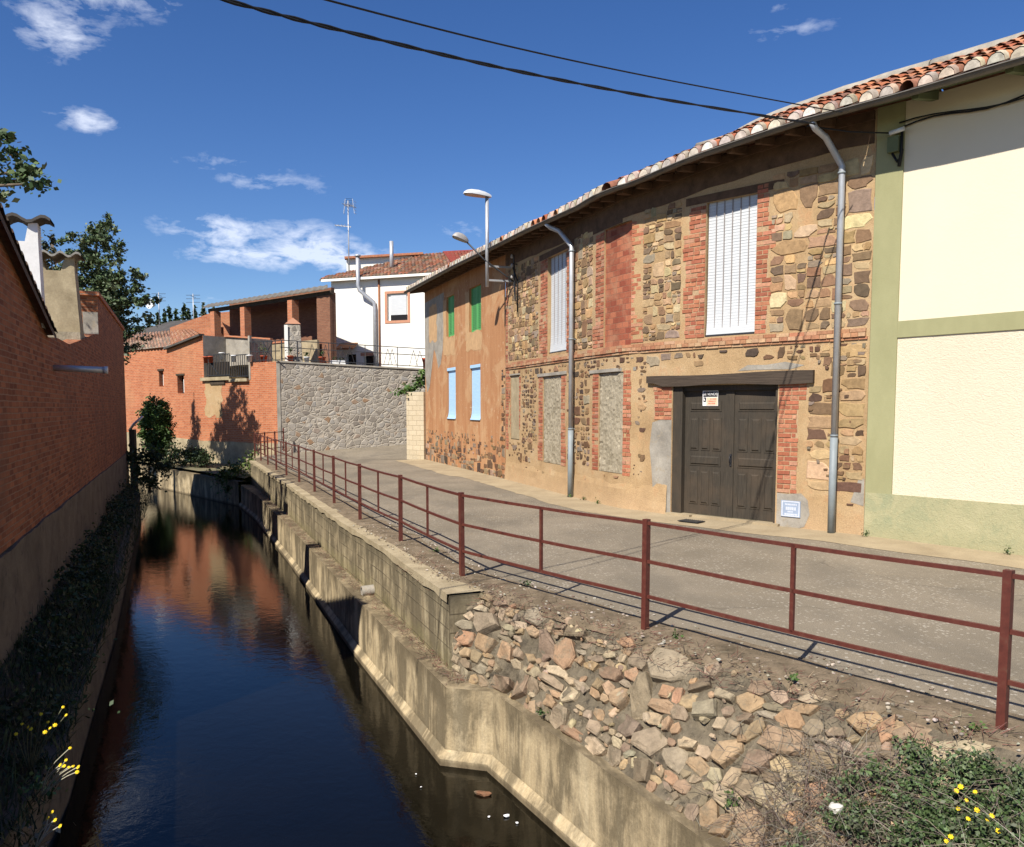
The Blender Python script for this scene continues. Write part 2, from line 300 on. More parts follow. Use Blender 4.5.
chip = k.mix(1.0, chip, k.ramp(k.noise(k.pos(), 0.8, 4, 0.6), [(0.38, 0.25), (0.62, 1.0)]), 'MULTIPLY')
c = k.mix(k.mix(1.0, chip, 0.75, 'MULTIPLY'), c, (0.42, 0.38, 0.31))
wp = k.N('ShaderNodeVectorMath', operation='MULTIPLY_ADD'); wn_n = k.N('ShaderNodeTexNoise'); k.L(k.pos(), wn_n.inputs['Vector']); wn_n.inputs['Scale'].default_value = 2.2; k.L(wn_n.outputs['Color'], wp.inputs[0]); wp.inputs[1].default_value = (.5, .5, .5); k.L(k.pos(), wp.inputs[2])
ck = k.N('ShaderNodeTexVoronoi', feature='DISTANCE_TO_EDGE'); k.L(wp.outputs[0], ck.inputs['Vector']); ck.inputs['Scale'].default_value = 0.42
c = k.mix(k.mix(1.0, k.ramp(ck.outputs[0], [(0.002, 0.45), (0.007, 0.0)]), k.ramp(k.noise(k.pos(), .5, 3, .5), [(.45, 0.0), (.6, 1.0)]), 'MULTIPLY'), c, (0.06, 0.05, 0.04))
c = k.mix(k.ramp(k.noise(k.pos((1, .35, 1)), 0.9, 5, 0.6), [(0.5, 0.0), (0.62, 0.35)]), c, (0.11, 0.096, 0.076))
c = k.mix(0.6, c, k.ramp(f, [(0.3, 0.05), (0.7, 0.95)]), 'OVERLAY')
k.color(c); k.bump(k.mix(0.5, f, chip), 0.5, 0.006); MAT['worn_asphalt'] = k.m
k = NT('sandy_pavement', 0.93, 0.2); n = k.noise(k.pos(), 1.4, 6, 0.65, .3); f = k.noise(k.pos(), 70, 4, 0.7)
c = k.ramp(n, [(0.3, (0.27, 0.21, 0.13)), (0.7, (0.38, 0.305, 0.195))])
c = k.mix(k.ramp(k.noise(k.pos(), 4, 6, 0.7), [(0.58, 0.0), (0.7, 0.5)]), c, (0.20, 0.165, 0.115))
k.color(k.mix(0.35, c, k.ramp(f, [(0.25, 0.2), (0.75, 0.85)]), 'OVERLAY')); k.bump(f, 0.4, 0.006); MAT['sandy_pavement'] = k.m
# paints and metals
k = NT('red_iron', 0.55, 0.4); n = k.noise(k.pos(), 14, 6, 0.7); c = k.ramp(n, [(0.3, (0.070, 0.018, 0.012)), (0.55, (0.105, 0.026, 0.017)), (0.72, (0.115, 0.055, 0.034))])
k.color(c); k.bump(n, 0.3, 0.002); MAT['red_iron'] = k.m
plain('black_iron', (0.025, 0.025, 0.028), 0.5, 0.4)
plain('galvanised', (0.46, 0.47, 0.49), 0.42, 0.5, 0.35, 0.25, 6)
plain('grey_pipe', (0.235, 0.265, 0.275), 0.55, 0.4, 0.0, 0.3, 5)
plain('gutter_metal', (0.125, 0.113, 0.098), 0.6, 0.4, 0.2, 0.4, 4)
plain('lamp_white', (0.62, 0.63, 0.63), 0.35, 0.5)
plain('lamp_glass', (0.10, 0.08, 0.07), 0.25, 0.5)
plain('insulator', (0.35, 0.33, 0.31), 0.5)
plain('cable_black', (0.012, 0.012, 0.013), 0.6, 0.3)
plain('blind_cord', (0.30, 0.27, 0.26), 0.7, 0.2)
k = NT('blind_white', 0.5, 0.4); n = k.noise(k.uv((1, 14, 1)), 3, 4, 0.6); k.color(k.ramp(n, [(0.3, (0.47, 0.485, 0.495)), (0.7, (0.57, 0.58, 0.585))]))
wv = k.N('ShaderNodeTexWave'); wv.bands_direction = 'Y'; k.L(k.uv(), wv.inputs['Vector']); wv.inputs['Scale'].default_value = 7.0; k.bump(wv.outputs[1], 0.3, 0.004); MAT['blind_white'] = k.m
k = NT('blind_blue', 0.6, 0.3); n = k.noise(k.uv((2, 9, 1)), 2, 4, 0.6); k.color(k.ramp(n, [(0.3, (0.33, 0.54, 0.76)), (0.7, (0.42, 0.61, 0.80))]))
wv = k.N('ShaderNodeTexWave'); wv.bands_direction = 'Y'; k.L(k.uv(), wv.inputs['Vector']); wv.inputs['Scale'].default_value = 7.0; k.bump(wv.outputs[1], 0.3, 0.006); MAT['blind_blue'] = k.m
plain('green_shutter', (0.10, 0.36, 0.115), 0.55, 0.35)
plain('dark_opening', (0.01, 0.01, 0.01), 0.9, 0.1)
plain('terracotta_pot', (0.45, 0.10, 0.05), 0.8, 0.2)
plain('white_pot', (0.75, 0.75, 0.75), 0.6, 0.3)
plain('brown_awning', (0.30, 0.12, 0.05), 0.8)
plain('pink_trim', (0.50, 0.25, 0.16), 0.85, 0.2)
plain('white_stone', (0.50, 0.48, 0.42), 0.8, 0.2)
plain('sign_white', (0.78, 0.76, 0.74), 0.5)
plain('sign_orange', (0.80, 0.50, 0.34), 0.5)
plain('sign_black', (0.02, 0.02, 0.02), 0.5)
plain('sign_red', (0.5, 0.10, 0.06), 0.5)
plain('tile_blue', (0.30, 0.36, 0.47), 0.3)
plain('tile_white', (0.66, 0.68, 0.72), 0.3)
plain('petal_yellow', (0.80, 0.55, 0.02), 0.6, 0.2)
plain('window_dark', (0.02, 0.02, 0.022), 0.2, 0.5)
plain('fluted_grey_metal', (0.52, 0.52, 0.52), 0.4, 0.5, 0.4)
plain('litter_white', (0.85, 0.85, 0.85), 0.6, 0.3, 0, 0.1)
# canal water
k = NT('canal_water', 0.035, 0.5); k.b.inputs['IOR'].default_value = 1.33
n1_ = k.noise(k.pos(), 0.6, 4, 0.6); k.color(k.ramp(n1_, [(0.3, (0.0022, 0.0019, 0.0009)), (0.7, (0.0034, 0.0028, 0.0012))]))
rp = k.noise(k.pos((1.0, 1.0, 1)), 5.0, 4, 0.55, 0.6); rp2 = k.noise(k.pos((1.0, 1.0, 1)), 22.0, 3, 0.55, 0.5)
k.bump(k.math('ADD', rp, k.math('MULTIPLY', rp2, 0.22)), 0.030, 0.10); MAT['canal_water'] = k.m

# ------------------------------------------------------------------ mesh helpers
def tag(o, label=None, cat=None, group=None, kind=None):
    if label: o['label'] = label
    if cat: o['category'] = cat
    if group: o['group'] = group
    if kind: o['kind'] = kind
    return o
def thing(name, loc, label, cat, group=None):
    o = bpy.data.objects.new(name, None); COL.objects.link(o); o.location = loc; o.empty_display_size = 0.3
    tag(o, label, cat, group); o['wx'] = list(loc); return o
def worldloc(o):
    return Vector(o['wx']) if (o is not None and 'wx' in o) else Vector((0, 0, 0))
class MB:
    def __init__(s): s.v = []; s.f = []; s.uv = []; s.c = []; s.sm = []
    def face(s, pts, uv=None, col=(1, 1, 1), smooth=False):
        i = len(s.v); s.v += [Vector(p) for p in pts]; s.f.append(list(range(i, i + len(pts))))
        s.uv.append(uv if uv else [(0.0, 0.0)] * len(pts)); s.c.append(col); s.sm.append(smooth)
    def add(s, verts, faces, col=(1, 1, 1), smooth=True, uvs=None):
        i = len(s.v); s.v += [Vector(p) for p in verts]
        for j, f in enumerate(faces):
            s.f.append([i + q for q in f]); s.uv.append(uvs[j] if uvs else [(0.0, 0.0)] * len(f)); s.c.append(col); s.sm.append(smooth)
    def hexa(s, p, col=(1, 1, 1), uvw=None):
        # p: 8 points, bottom 0-3 ccw, top 4-7
        for q in ((0, 3, 2, 1), (4, 5, 6, 7), (0, 1, 5, 4), (1, 2, 6, 5), (2, 3, 7, 6), (3, 0, 4, 7)):
            a, b, c, d = [Vector(p[t]) for t in q]
            wd = (b - a).length; hh = (d - a).length
            u0 = (a.x + a.y) if uvw is None else 0; v0 = a.z
            s.face([a, b, c, d], [(u0, v0), (u0 + wd, v0), (u0 + wd, v0 + hh), (u0, v0 + hh)], col)
    def box(s, c, size, col=(1, 1, 1), ax=None):
        c = Vector(c); x, y, z = size[0] / 2, size[1] / 2, size[2] / 2
        A = ax or (Vector((1, 0, 0)), Vector((0, 1, 0)), Vector((0, 0, 1)))
        P = [c + A[0] * (sx * x) + A[1] * (sy * y) + A[2] * (sz * z) for sz in (-1, 1) for sx, sy in ((-1, -1), (1, -1), (1, 1), (-1, 1))]
        s.hexa(P, col)
    def bar(s, a, b, w, h=None, col=(1, 1, 1), up=Vector((0, 0, 1))):
        a = Vector(a); b = Vector(b); h = h or w; d = (b - a).normalized()
        x = d.cross(up)
        if x.length < 1e-4: x = d.cross(Vector((1, 0, 0)))
        x.normalize(); y = x.cross(d)
        P = [q + x * (i * w / 2) + y * (j * h / 2) for q in (a, b) for i, j in ((-1, -1), (1, -1), (1, 1), (-1, 1))]
        s.hexa(P, col)
    def tube(s, path, r, n=8, col=(1, 1, 1), cap=True, smooth=True):
        path = [Vector(p) for p in path]; rs = r if isinstance(r, (list, tuple)) else [r] * len(path)
        i0 = len(s.v); prevx = None
        for i, p in enumerate(path):
            d = (path[min(i + 1, len(path) - 1)] - path[max(i - 1, 0)]).normalized()
            x = d.cross(Vector((0, 0, 1))) if prevx is None else (prevx - d * prevx.dot(d))
            if x.length < 1e-3: x = d.cross(Vector((0.3, 1, 0)))
            x.normalize(); y = d.cross(x); prevx = x
            for j in range(n):
                a = 2 * math.pi * j / n; s.v.append(p + x * (math.cos(a) * rs[i]) + y * (math.sin(a) * rs[i]))
        for i in range(len(path) - 1):
            for j in range(n):
                a, b = i0 + i * n + j, i0 + i * n + (j + 1) % n
                s.f.append([a, b, b + n, a + n]); s.uv.append([(0, 0)] * 4); s.c.append(col); s.sm.append(smooth)
        if cap:
            for i, rev in ((0, True), (len(path) - 1, False)):
                q = [i0 + i * n + j for j in range(n)]; q = q[::-1] if rev else q
                s.f.append(q); s.uv.append([(0, 0)] * n); s.c.append(col); s.sm.append(False)
    def build(s, name, mat, parent=None, origin=None, loose=False):
        me = bpy.data.meshes.new(name)
        if parent is not None: org = worldloc(parent)
        elif origin is not None: org = Vector(origin)
        else:
            xs = [v.x for v in s.v]; ys = [v.y for v in s.v]; zs = [v.z for v in s.v]
            org = Vector(((min(xs) + max(xs)) / 2, (min(ys) + max(ys)) / 2, min(zs)))
        me.from_pydata([tuple(v - org) for v in s.v], [], s.f)
        uvf = []; cf = []
        for f, u, c in zip(s.f, s.uv, s.c):
            for q in u: uvf += [q[0], q[1]]
            for _ in f: cf += [c[0], c[1], c[2], 1.0]
        uvl = me.uv_layers.new(name='UVMap'); uvl.data.foreach_set('uv', uvf)
        ca = me.color_attributes.new('tint', 'FLOAT_COLOR', 'CORNER'); ca.data.foreach_set('color', cf)
        me.uv_layers.active = me.uv_layers['UVMap']; me.uv_layers['UVMap'].active_render = True
        me.polygons.foreach_set('use_smooth', s.sm)
        me.materials.append(MAT[mat] if isinstance(mat, str) else mat); me.update()
        o = bpy.data.objects.new(name, me); COL.objects.link(o)
        if parent is not None: o.parent = parent; o['wx'] = list(org); 
        else: o.location = org; o['wx'] = list(org)
        return o
def jit(c, a=0.15):
    k = 1 + random.uniform(-a, a); return tuple(max(0, x * k * (1 + random.uniform(-a * .3, a * .3))) for x in c)

# frames: F(s, z, o) -> world point; s metres along a wall, z height, o metres in front of it
class Frame:
    def __init__(s, pts, toward):
        s.P = [Vector((p[0], p[1])) for p in pts]; s.L = [0.0]
        for a, b in zip(s.P, s.P[1:]): s.L.append(s.L[-1] + (b - a).length)
        ns = []
        for a, b in zip(s.P, s.P[1:]):
            u = (b - a).normalized(); n = Vector((u.y, -u.x)); m = Vector(toward) - (a + b) / 2
            ns.append(n if n.dot(m) > 0 else -n)
        s.N = [ns[0]] + [(x + y).normalized() for x, y in zip(ns, ns[1:])] + [ns[-1]]
    def __call__(s, t, z, o=0.0):
        i = 0
        while i < len(s.P) - 2 and t > s.L[i + 1]: i += 1
        k = (t - s.L[i]) / (s.L[i + 1] - s.L[i]); p = s.P[i].lerp(s.P[i + 1], k)
        kk = min(1, max(0, k)); n = s.N[i].lerp(s.N[i + 1], kk).normalized(); q = p + n * o
        return Vector((q.x, q.y, z))
    def n(s, t):
        a = s(t, 0, 0); b = s(t, 0, 1); return (b - a)
    def u(s, t):
        a = s(t - .01, 0, 0); b = s(t + .01, 0, 0); return (b - a).normalized()
def spline(P, straight=1, n=8):
    P = [Vector(p) for p in P]; o = []
    for i in range(len(P) - 1):
        if i < straight: o += [P[i].lerp(P[i + 1], k / n) for k in range(n)]; continue
        a, b, c, d = P[max(i - 1, 0)], P[i], P[i + 1], P[min(i + 2, len(P) - 1)]
        for k in range(n):
            t = k / n; o.append(.5 * ((2 * b) + (c - a) * t + (2 * a - 5 * b + 4 * c - d) * t * t + (3 * b - a - 3 * c + d) * t ** 3))
    return o + [P[-1]]
def fr(x):
    return x if callable(x) else (lambda s: x)
def breaks(a, b, step, extra=()):
    n = max(1, int(round((b - a) / step))); r = [a + (b - a) * i / n for i in range(n + 1)] + [e for e in extra if a < e < b]
    r = sorted(r); q = [r[0]]
    for x in r[1:]:
        if x - q[-1] > 1e-4: q.append(x)
    return q
def fwall(m, F, s0, s1, z0, z1, openings=(), o=0.0, step=0.5, zstep=1.0, flip=False, depth=0.25, col=(1, 1, 1)):
    z0f, z1f = fr(z0), fr(z1)
    ss = breaks(s0, s1, step, [e for op in openings for e in (op[0], op[1])])
    zb = sorted(set([e for op in openings for e in (op[2], op[3])]))
    for a, b in zip(ss, ss[1:]):
        for i in range(len(zb) + 1):
            def lo(s): return z0f(s) if i == 0 else zb[i - 1]
            def hi(s): return z1f(s) if i == len(zb) else zb[i]
            mid = ((a + b) / 2, (lo((a + b) / 2) + hi((a + b) / 2)) / 2)
            if any(op[0] < mid[0] < op[1] and op[2] < mid[1] < op[3] for op in openings): continue
            p = [(a, lo(a)), (b, lo(b)), (b, hi(b)), (a, hi(a))]
            if flip: p = p[::-1]
            m.face([F(s, z, o) for s, z in p], p, col)
    for op in openings:
        a, b, c, d = op[:4]; dp = op[4] if len(op) > 4 else depth
        for q in ([(a, c, o), (a, d, o), (a, d, o - dp), (a, c, o - dp)], [(b, c, o), (b, c, o - dp), (b, d, o - dp), (b, d, o)],
                  [(a, d, o), (b, d, o), (b, d, o - dp), (a, d, o - dp)], [(a, c, o), (a, c, o - dp), (b, c, o - dp), (b, c, o)]):
            m.face([F(*t) for t in q], [(t[0] + t[2], t[1]) for t in q], col)
def fbox(m, F, s0, s1, z0, z1, o0, o1, step=0.6, col=(1, 1, 1), zf0=None, zf1=None):
    ss = breaks(s0, s1, step); A = zf0 or (lambda s: z0); B = zf1 or (lambda s: z1)
    for a, b in zip(ss, ss[1:]):
        m.face([F(a, A(a), o1), F(b, A(b), o1), F(b, B(b), o1), F(a, B(a), o1)], [(a, A(a)), (b, A(b)), (b, B(b)), (a, B(a))], col)
        m.face([F(a, B(a), o1), F(b, B(b), o1), F(b, B(b), o0), F(a, B(a), o0)], [(a, B(a)), (b, B(b)), (b, B(b) + o1 - o0), (a, B(a) + o1 - o0)], col)
        m.face([F(a, A(a), o0), F(b, A(b), o0), F(b, A(b), o1), F(a, A(a), o1)], [(a, A(a)), (b, A(b)), (b, A(b) - o1 + o0), (a, A(a) - o1 + o0)], col)
        m.face([F(b, A(b), o0), F(a, A(a), o0), F(a, B(a), o0), F(b, B(b), o0)], [(b, A(b)), (a, A(a)), (a, B(a)), (b, B(b))], col)
    for s, fl in ((s0, 0), (s1, 1)):
        q = [F(s, A(s), o0), F(s, A(s), o1), F(s, B(s), o1), F(s, B(s), o0)]; uv = [(s, A(s)), (s + o1 - o0, A(s)), (s + o1 - o0, B(s)), (s, B(s))]
        m.face(q[::-1] if fl else q, uv[::-1] if fl else uv, col)
def fpatch(m, F, outline, o=0.004, col=(1, 1, 1)):
    m.face([F(s, z, o) for s, z in outline], outline, col)
def blob_outline(s0, s1, z0, z1, n=26, j=0.05):
    q = []; 
    for i in range(n):
        t = i / n * 4; k = int(t); f = t - k
        p = [(s0 + (s1 - s0) * f, z0), (s1, z0 + (z1 - z0) * f), (s1 - (s1 - s0) * f, z1), (s0, z1 - (z1 - z0) * f)][k]
        q.append((p[0] + random.uniform(-j, j), p[1] + random.uniform(-j, j)))
    return q

# ------------------------------------------------------------------ plan of the place (metres)
RAIL = [(6.9, .4), (5.06, 2.8), (3.17, 5.23), (1.25, 7.66), (-.62, 10.12), (-1.73, 12.8), (-2.83, 15.35), (-3.87, 17.95), (-4.9, 20.5), (-5.97, 23.2), (-6.95, 25.5), (-7.9, 27.75), (-8.93, 30.3), (-9.86, 32.55), (-10.7, 34.5)]
rv = [Vector(p) for p in RAIL]
NB = Vector((-.93, -.37)); NA = Vector((-.79, -.613))
def rail_off(i, d):
    if i < 4: n = NA
    elif i == 4: n = (NA + NB).normalized()
    else: n = NB
    return rv[i] + n * d
WATER = -1.70; LEDGE = -0.90
LOWER = [(4.1, -0.2), (2.9, 2.2), (1.25, 5.45), (.5, 6.92), (-.26, 8.4), (-.76, 8.54), (-2.43, 12.5), (-5.25, 19.56), (-8.7, 27.9), (-10.56, 31.9), (-12.1, 33.7), (-18.4, 41.2), (-26, 50.2)]
FAC = Frame(spline([(-3.45, 33.2), (-.18, 24.0), (1.95, 17.75), (2.6, 16.6), (3.5, 15.5), (5.68, 13.3), (7.2, 11.4), (9.7, 8.3)]), (0, 10))
UB = Vector((-.37, .93)).normalized()
LW0 = Vector((-5.11, 7.62))
LEFT = Frame([LW0, LW0 + UB * 40], (0, 20))
RET = Frame([(-10.72, 38.0), (-4.12, 39.5), (1.8, 40.85)], (0, 10))
FARB = Frame([(-10.72, 38.0), (-21.48, 46.0), (-27, 50.1)], (0, 10))
WHT = Frame([(-9.88, 46.0), (-4.0, 43.84)], (0, 10))

# ------------------------------------------------------------------ ground, water, street
def poly_obj(name, pts, z, mat, kind='structure', tri=None):
    m = MB(); q = [Vector((p[0], p[1], z if len(p) < 3 else p[2])) for p in pts]
    m.face(q, [(p.x, p.y) for p in q]); o = m.build(name, mat); o['kind'] = kind; return o
m = MB(); m.face([(-700, -700, -2.6), (700, -700, -2.6), (700, 900, -2.6), (-700, 900, -2.6)]); g = m.build('ground', 'ground_earth'); g['kind'] = 'structure'
m = MB()
wl = [(-2.0, -6), (9, -6)] + LOWER[:]
left_edge = [(-27.5, 47), (-22, 40), (-15.5, 34), (-13.6, 30.2), (-6.56, 13.5), (-4.25, 7.7), (-2.55, 3.4), (-2.2, -6)]
m.face([(p[0], p[1], WATER) for p in [(9, -6)] + [(x + .3, y + .1) for x, y in LOWER] + left_edge]); w_ = m.build('canal_water', 'canal_water'); w_['kind'] = 'structure'
# street surface
edge = [rail_off(i, .12) for i in range(len(rv))]
back = [FAC(s, 0, -.3) for s in (0, 4, 9.76, 13, 16.4, 17.7, 19.1, 20.6, 22.2, 24.6, 28.6)]
m = MB(); pts = [(e.x, e.y, 0.0) for e in edge] + [(b.x, b.y, 0.0) for b in back]
from mathutils.geometry import tessellate_polygon
tri = tessellate_polygon([[Vector(p) for p in pts]])
m.add(pts, [list(t) for t in tri], smooth=False)
m.face([(-10.7, 34.62, 0), (-3.45, 33.2, 0), (1.5, 41.0, .55), (-4.12, 39.6, .42), (-10.72, 38.1, .0)])
m.face([(-3.45, 33.2, 0), (6, 40, .55), (1.5, 41, .55)])
m.face([(6.9, .4, 0), (9.8, 8.4, 0), (40, 8, 0), (40, -20, 0), (8, -20, 0)])
for f, u in zip(m.f, m.uv):
    pass
o = m.build('street', 'worn_asphalt'); o['kind'] = 'structure'
def flipup(o):
    me = o.data
    import bmesh
    b = bmesh.new(); b.from_mesh(me); bmesh.ops.recalc_face_normals(b, faces=b.faces)
    for f in b.faces:
        if f.normal.z < 0: f.normal_flip()
    b.to_mesh(me); b.free()
for q in (o, g, w_): flipup(q)
# sandy pavement strip along the house fronts, ragged outer edge
m = MB(); ss = breaks(-.2, 28.4, 0.28); wd = [0.95 + .12 * mnoise.noise((s * .8, 0, 3)) + .06 * mnoise.noise((s * 3, 5, 3)) + (.25 if s < 8 else 0) for s in ss]
for i in range(len(ss) - 1):
    a, b = ss[i], ss[i + 1]
    m.face([FAC(a, .005, wd[i]), FAC(b, .005, wd[i + 1]), FAC(b, .03, -.02), FAC(a, .03, -.02)])
o = m.build('pavement', 'sandy_pavement'); o['kind'] = 'structure'; flipup(o)
# dirt shoulder under the railing
m = MB(); N_ = 110
def rail_at(t, d):
    L = [0]
    for a, b in zip(rv, rv[1:]): L.append(L[-1] + (b - a).length)
    x = t * L[-1]; i = 0
    while i < len(rv) - 2 and x > L[i + 1]: i += 1
    k = (x - L[i]) / (L[i + 1] - L[i]); a = rail_off(i, d); b = rail_off(i + 1, d); return a.lerp(b, k)
cols = [(-.36, .006), (-.12, .014), (.06, .012), (.16, -.004), (.215, -.03), (.235, -.07)]
grid = []
for i in range(N_ + 1):
    t = i / N_; row = []
    for d, z in cols:
        dd = d + .10 * mnoise.noise((t * 60, d * 7, 1.0)) * (1 if d < -.2 else .3)
        if t > .30: dd = min(dd, .27)
        p = rail_at(t, dd); row.append((p.x, p.y, z + .012 * mnoise.noise((p.x * 6, p.y * 6, 0))))
    grid.append(row)
for i in range(N_):
    for j in range(len(cols) - 1):
        m.face([grid[i][j], grid[i + 1][j], grid[i + 1][j + 1], grid[i][j + 1]], smooth=True)
o = m.build('road_shoulder', 'soil'); o['kind'] = 'structure'; flipup(o)
# banks
def bank(name, A, B, mat, n=60, k=8, amp=.08, hump=0.0):
    m = MB(); rows = []
    def along(P, t):
        L = [0]; 
        for a, b in zip(P, P[1:]): L.append(L[-1] + (Vector(b) - Vector(a)).length)
        x = t * L[-1]; i = 0
        while i < len(P) - 2 and x > L[i + 1]: i += 1
        return Vector(P[i]).lerp(Vector(P[i + 1]), (x - L[i]) / (L[i + 1] - L[i]))
    for i in range(n + 1):
        a = along(A, i / n); b = along(B, i / n); r = []
        for j in range(k + 1):
            p = a.lerp(b, j / k); w = math.sin(math.pi * j / k)
            p = p + Vector((0, 0, hump * w + amp * (w ** .5) * mnoise.noise(p * 2.3)))
            r.append(p)
        rows.append(r)
    for i in range(n):
        for j in range(k): m.face([rows[i][j], rows[i + 1][j], rows[i + 1][j + 1], rows[i][j + 1]], smooth=True)
    o = m.build(name, mat); o['kind'] = 'structure'; flipup(o); return o
def lp(s, z, o=0):
    return tuple(LEFT(s, z, o))
bank('left_bank', [(-2.3, 1.0, -1.12), (-4.35, 7.7, -1.12), (-6.66, 13.5, -1.12), (-13.7, 30.2, -1.12)], [(-3.6, 1.0, -.7), lp(.3, -.7), lp(6, -.7), lp(25.7, -.7)], 'dark_soil')
o = poly_obj('left_land', [(-3.6, 1.0), lp(.2, 0)[:2], lp(25.8, 0)[:2], (-22, 38), (-40, 60), (-300, 300), (-300, -100), (-2.3, -100), (-2.3, 1.0)], -.72, 'ground_earth'); flipup(o)
o = poly_obj('far_bank', [(-10.3, 31.9), (-12.0, 33.8), (-18.3, 41.3), (-26, 50.3), (-40, 61), (-300, 301), (300, 400), (300, 44), (2, 43), (-4, 41), (-10.5, 39.5), (-10.6, 34.4)], -.62, 'ground_earth'); flipup(o)

# ------------------------------------------------------------------ canal walls
def ribbon(m, pts, z0, z1, o0=0, o1=0, uvs=0.0):
    s = uvs
    for a, b in zip(pts, pts[1:]):
        a = Vector(a); b = Vector(b); l = (b - a).length; n = max(1, int(l / .8))
        for i in range(n):
            p = a.lerp(b, i / n); q = a.lerp(b, (i + 1) / n)
            sa, sb = s + l * i / n, s + l * (i + 1) / n
            m.face([(p.x, p.y, z0), (q.x, q.y, z0), (q.x, q.y, z1), (p.x, p.y, z1)], [(sa, z0), (sb, z0), (sb, z1), (sa, z1)])
        s += l
def inset(pts, d):
    P = [Vector(p) for p in pts]; r = []
    for i, p in enumerate(P):
        ns = []
        for a, b in ((i - 1, i), (i, i + 1)):
            if a < 0 or b >= len(P): continue
            u = (P[b] - P[a]).normalized(); ns.append(Vector((u.y, -u.x)))
        n = sum(ns, Vector((0, 0))).normalized(); c = n.dot(ns[0]); r.append(p + n * (d / max(.4, c)))
    return r
near_lower = [tuple(p) for p in inset(LOWER[:10], .085)]
LTOP = -.88
t = thing('canal_wall', (-.5, 8.5, WATER), 'low stained concrete wall rising from the water along the street side of the canal', 'canal wall')
m = MB(); top_in = inset(near_lower, .40); ribbon(m, near_lower, WATER - .6, LTOP)
for i in range(len(near_lower) - 1):
    a, b = near_lower[i], near_lower[i + 1]; c, d = top_in[i + 1], top_in[i]
    m.face([(a[0], a[1], LTOP), (b[0], b[1], LTOP), (c.x, c.y, LTOP - .01), (d.x, d.y, LTOP - .01)], [(p[0], p[1]) for p in (a, b, c, d)])
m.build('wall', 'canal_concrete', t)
m = MB(); ft = inset(near_lower, -.09); up = inset(near_lower, -.02)
s = 0
for i in range(len(ft) - 1):
    a, b = ft[i], ft[i + 1]; c, d = up[i + 1], up[i]; l = (b - a).length
    m.face([(a.x, a.y, WATER - .5), (b.x, b.y, WATER - .5), (b.x, b.y, WATER + .07), (a.x, a.y, WATER + .07)], [(s, -2.2), (s + l, -2.2), (s + l, -1.63), (s, -1.63)])
    m.face([(a.x, a.y, WATER + .07), (b.x, b.y, WATER + .07), (c.x, c.y, WATER + .15), (d.x, d.y, WATER + .15)], [(s, -1.63), (s + l, -1.63), (s + l, -1.5), (s, -1.5)]); s += l
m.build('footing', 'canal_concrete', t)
t = thing('far_canal_wall', (-15, 37.5, WATER), 'low concrete wall where the canal bends, below the orange brick house', 'canal wall')
m = MB(); fp = LOWER[9:]; fi = inset(fp, .35); ribbon(m, fp, WATER - .6, -.75, uvs=40)
for i in range(len(fp) - 1):
    a, b = fp[i], fp[i + 1]; c, d = fi[i + 1], fi[i]; m.face([(a[0], a[1], -.75), (b[0], b[1], -.75), (c.x, c.y, -.75), (d.x, d.y, -.75)], [(a[0], 0), (b[0], 0), (c.x, 1), (d.x, 1)])
m.build('wall', 'canal_concrete', t)
t = thing('block_wall', (-.63, 9.56, LEDGE), 'streaked concrete block wall holding up the street under the far stretch of railing', 'retaining wall')
UP = [(-.71, 9.22)] + [tuple(rail_off(i, .34)) for i in range(5, len(rv))] + [(-11.0, 36.2)]
UPB = Frame([UP[0], UP[1], UP[-2], UP[-1]], (-8, 5))
m = MB(); ribbon(m, UP, LEDGE - .05, -.05)
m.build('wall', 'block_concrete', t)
m = MB(); ii = inset(UP, .42); oo = inset(UP, -.025)
s_ = 0
for i in range(len(UP) - 1):
    nseg = 14
    for k_ in range(nseg):
        A0, A1 = oo[i].lerp(oo[i + 1], k_ / nseg), oo[i].lerp(oo[i + 1], (k_ + 1) / nseg); B0, B1 = ii[i].lerp(ii[i + 1], k_ / nseg), ii[i].lerp(ii[i + 1], (k_ + 1) / nseg)
        z0 = -.012 + .016 * mnoise.noise((A0.x * 3, A0.y * 3, 2)); z1 = -.012 + .016 * mnoise.noise((A1.x * 3, A1.y * 3, 2))
        b0 = -.10 + .05 * mnoise.noise((A0.x * 2.2, A0.y * 2.2, 7)); b1 = -.10 + .05 * mnoise.noise((A1.x * 2.2, A1.y * 2.2, 7))
        m.face([(A0.x, A0.y, b0), (A1.x, A1.y, b1), (A1.x, A1.y, z1), (A0.x, A0.y, z0)])
        m.face([(A0.x, A0.y, z0), (A1.x, A1.y, z1), (B1.x, B1.y, -.003), (B0.x, B0.y, -.003)])
m.build('coping', 'tan_cement', t)
m = MB(); a = UPB(0, LEDGE, 0)
m.face([(-.71, 9.22, LEDGE - .05), (-.71, 9.22, -.03), (-.3, 9.38, -.03), (-.3, 9.38, LEDGE - .05)], [(0, LEDGE), (0, 0), (.4, 0), (.4, LEDGE)])
m.build('end_face', 'block_concrete', t)
# drain pipe stub
dp = Vector((-2.36, 13.0, -.82))
m = MB(); n3 = Vector((-.93, -.37, -.05)).normalized(); side = Vector((-.37, .93, 0))
pa, pb = dp - n3 * .25, dp + n3 * .03
m.tube([pa, pb], .085, 18, cap=False); m.tube([pb, pa], .062, 18, cap=False)
for j in range(18):
    a0, a1 = 2 * math.pi * j / 18, 2 * math.pi * (j + 1) / 18
    x, y = n3.cross(Vector((0, 0, 1))).normalized(), n3.cross(n3.cross(Vector((0, 0, 1)))).normalized()
    f_ = lambda a, r: pb + x * math.cos(a) * r + y * math.sin(a) * r
    m.face([f_(a0, .085), f_(a1, .085), f_(a1, .062), f_(a0, .062)])
tag(m.build('drain_pipe', 'grey_cement'), 'short grey concrete drain pipe sticking out above the canal ledge', 'drain pipe')

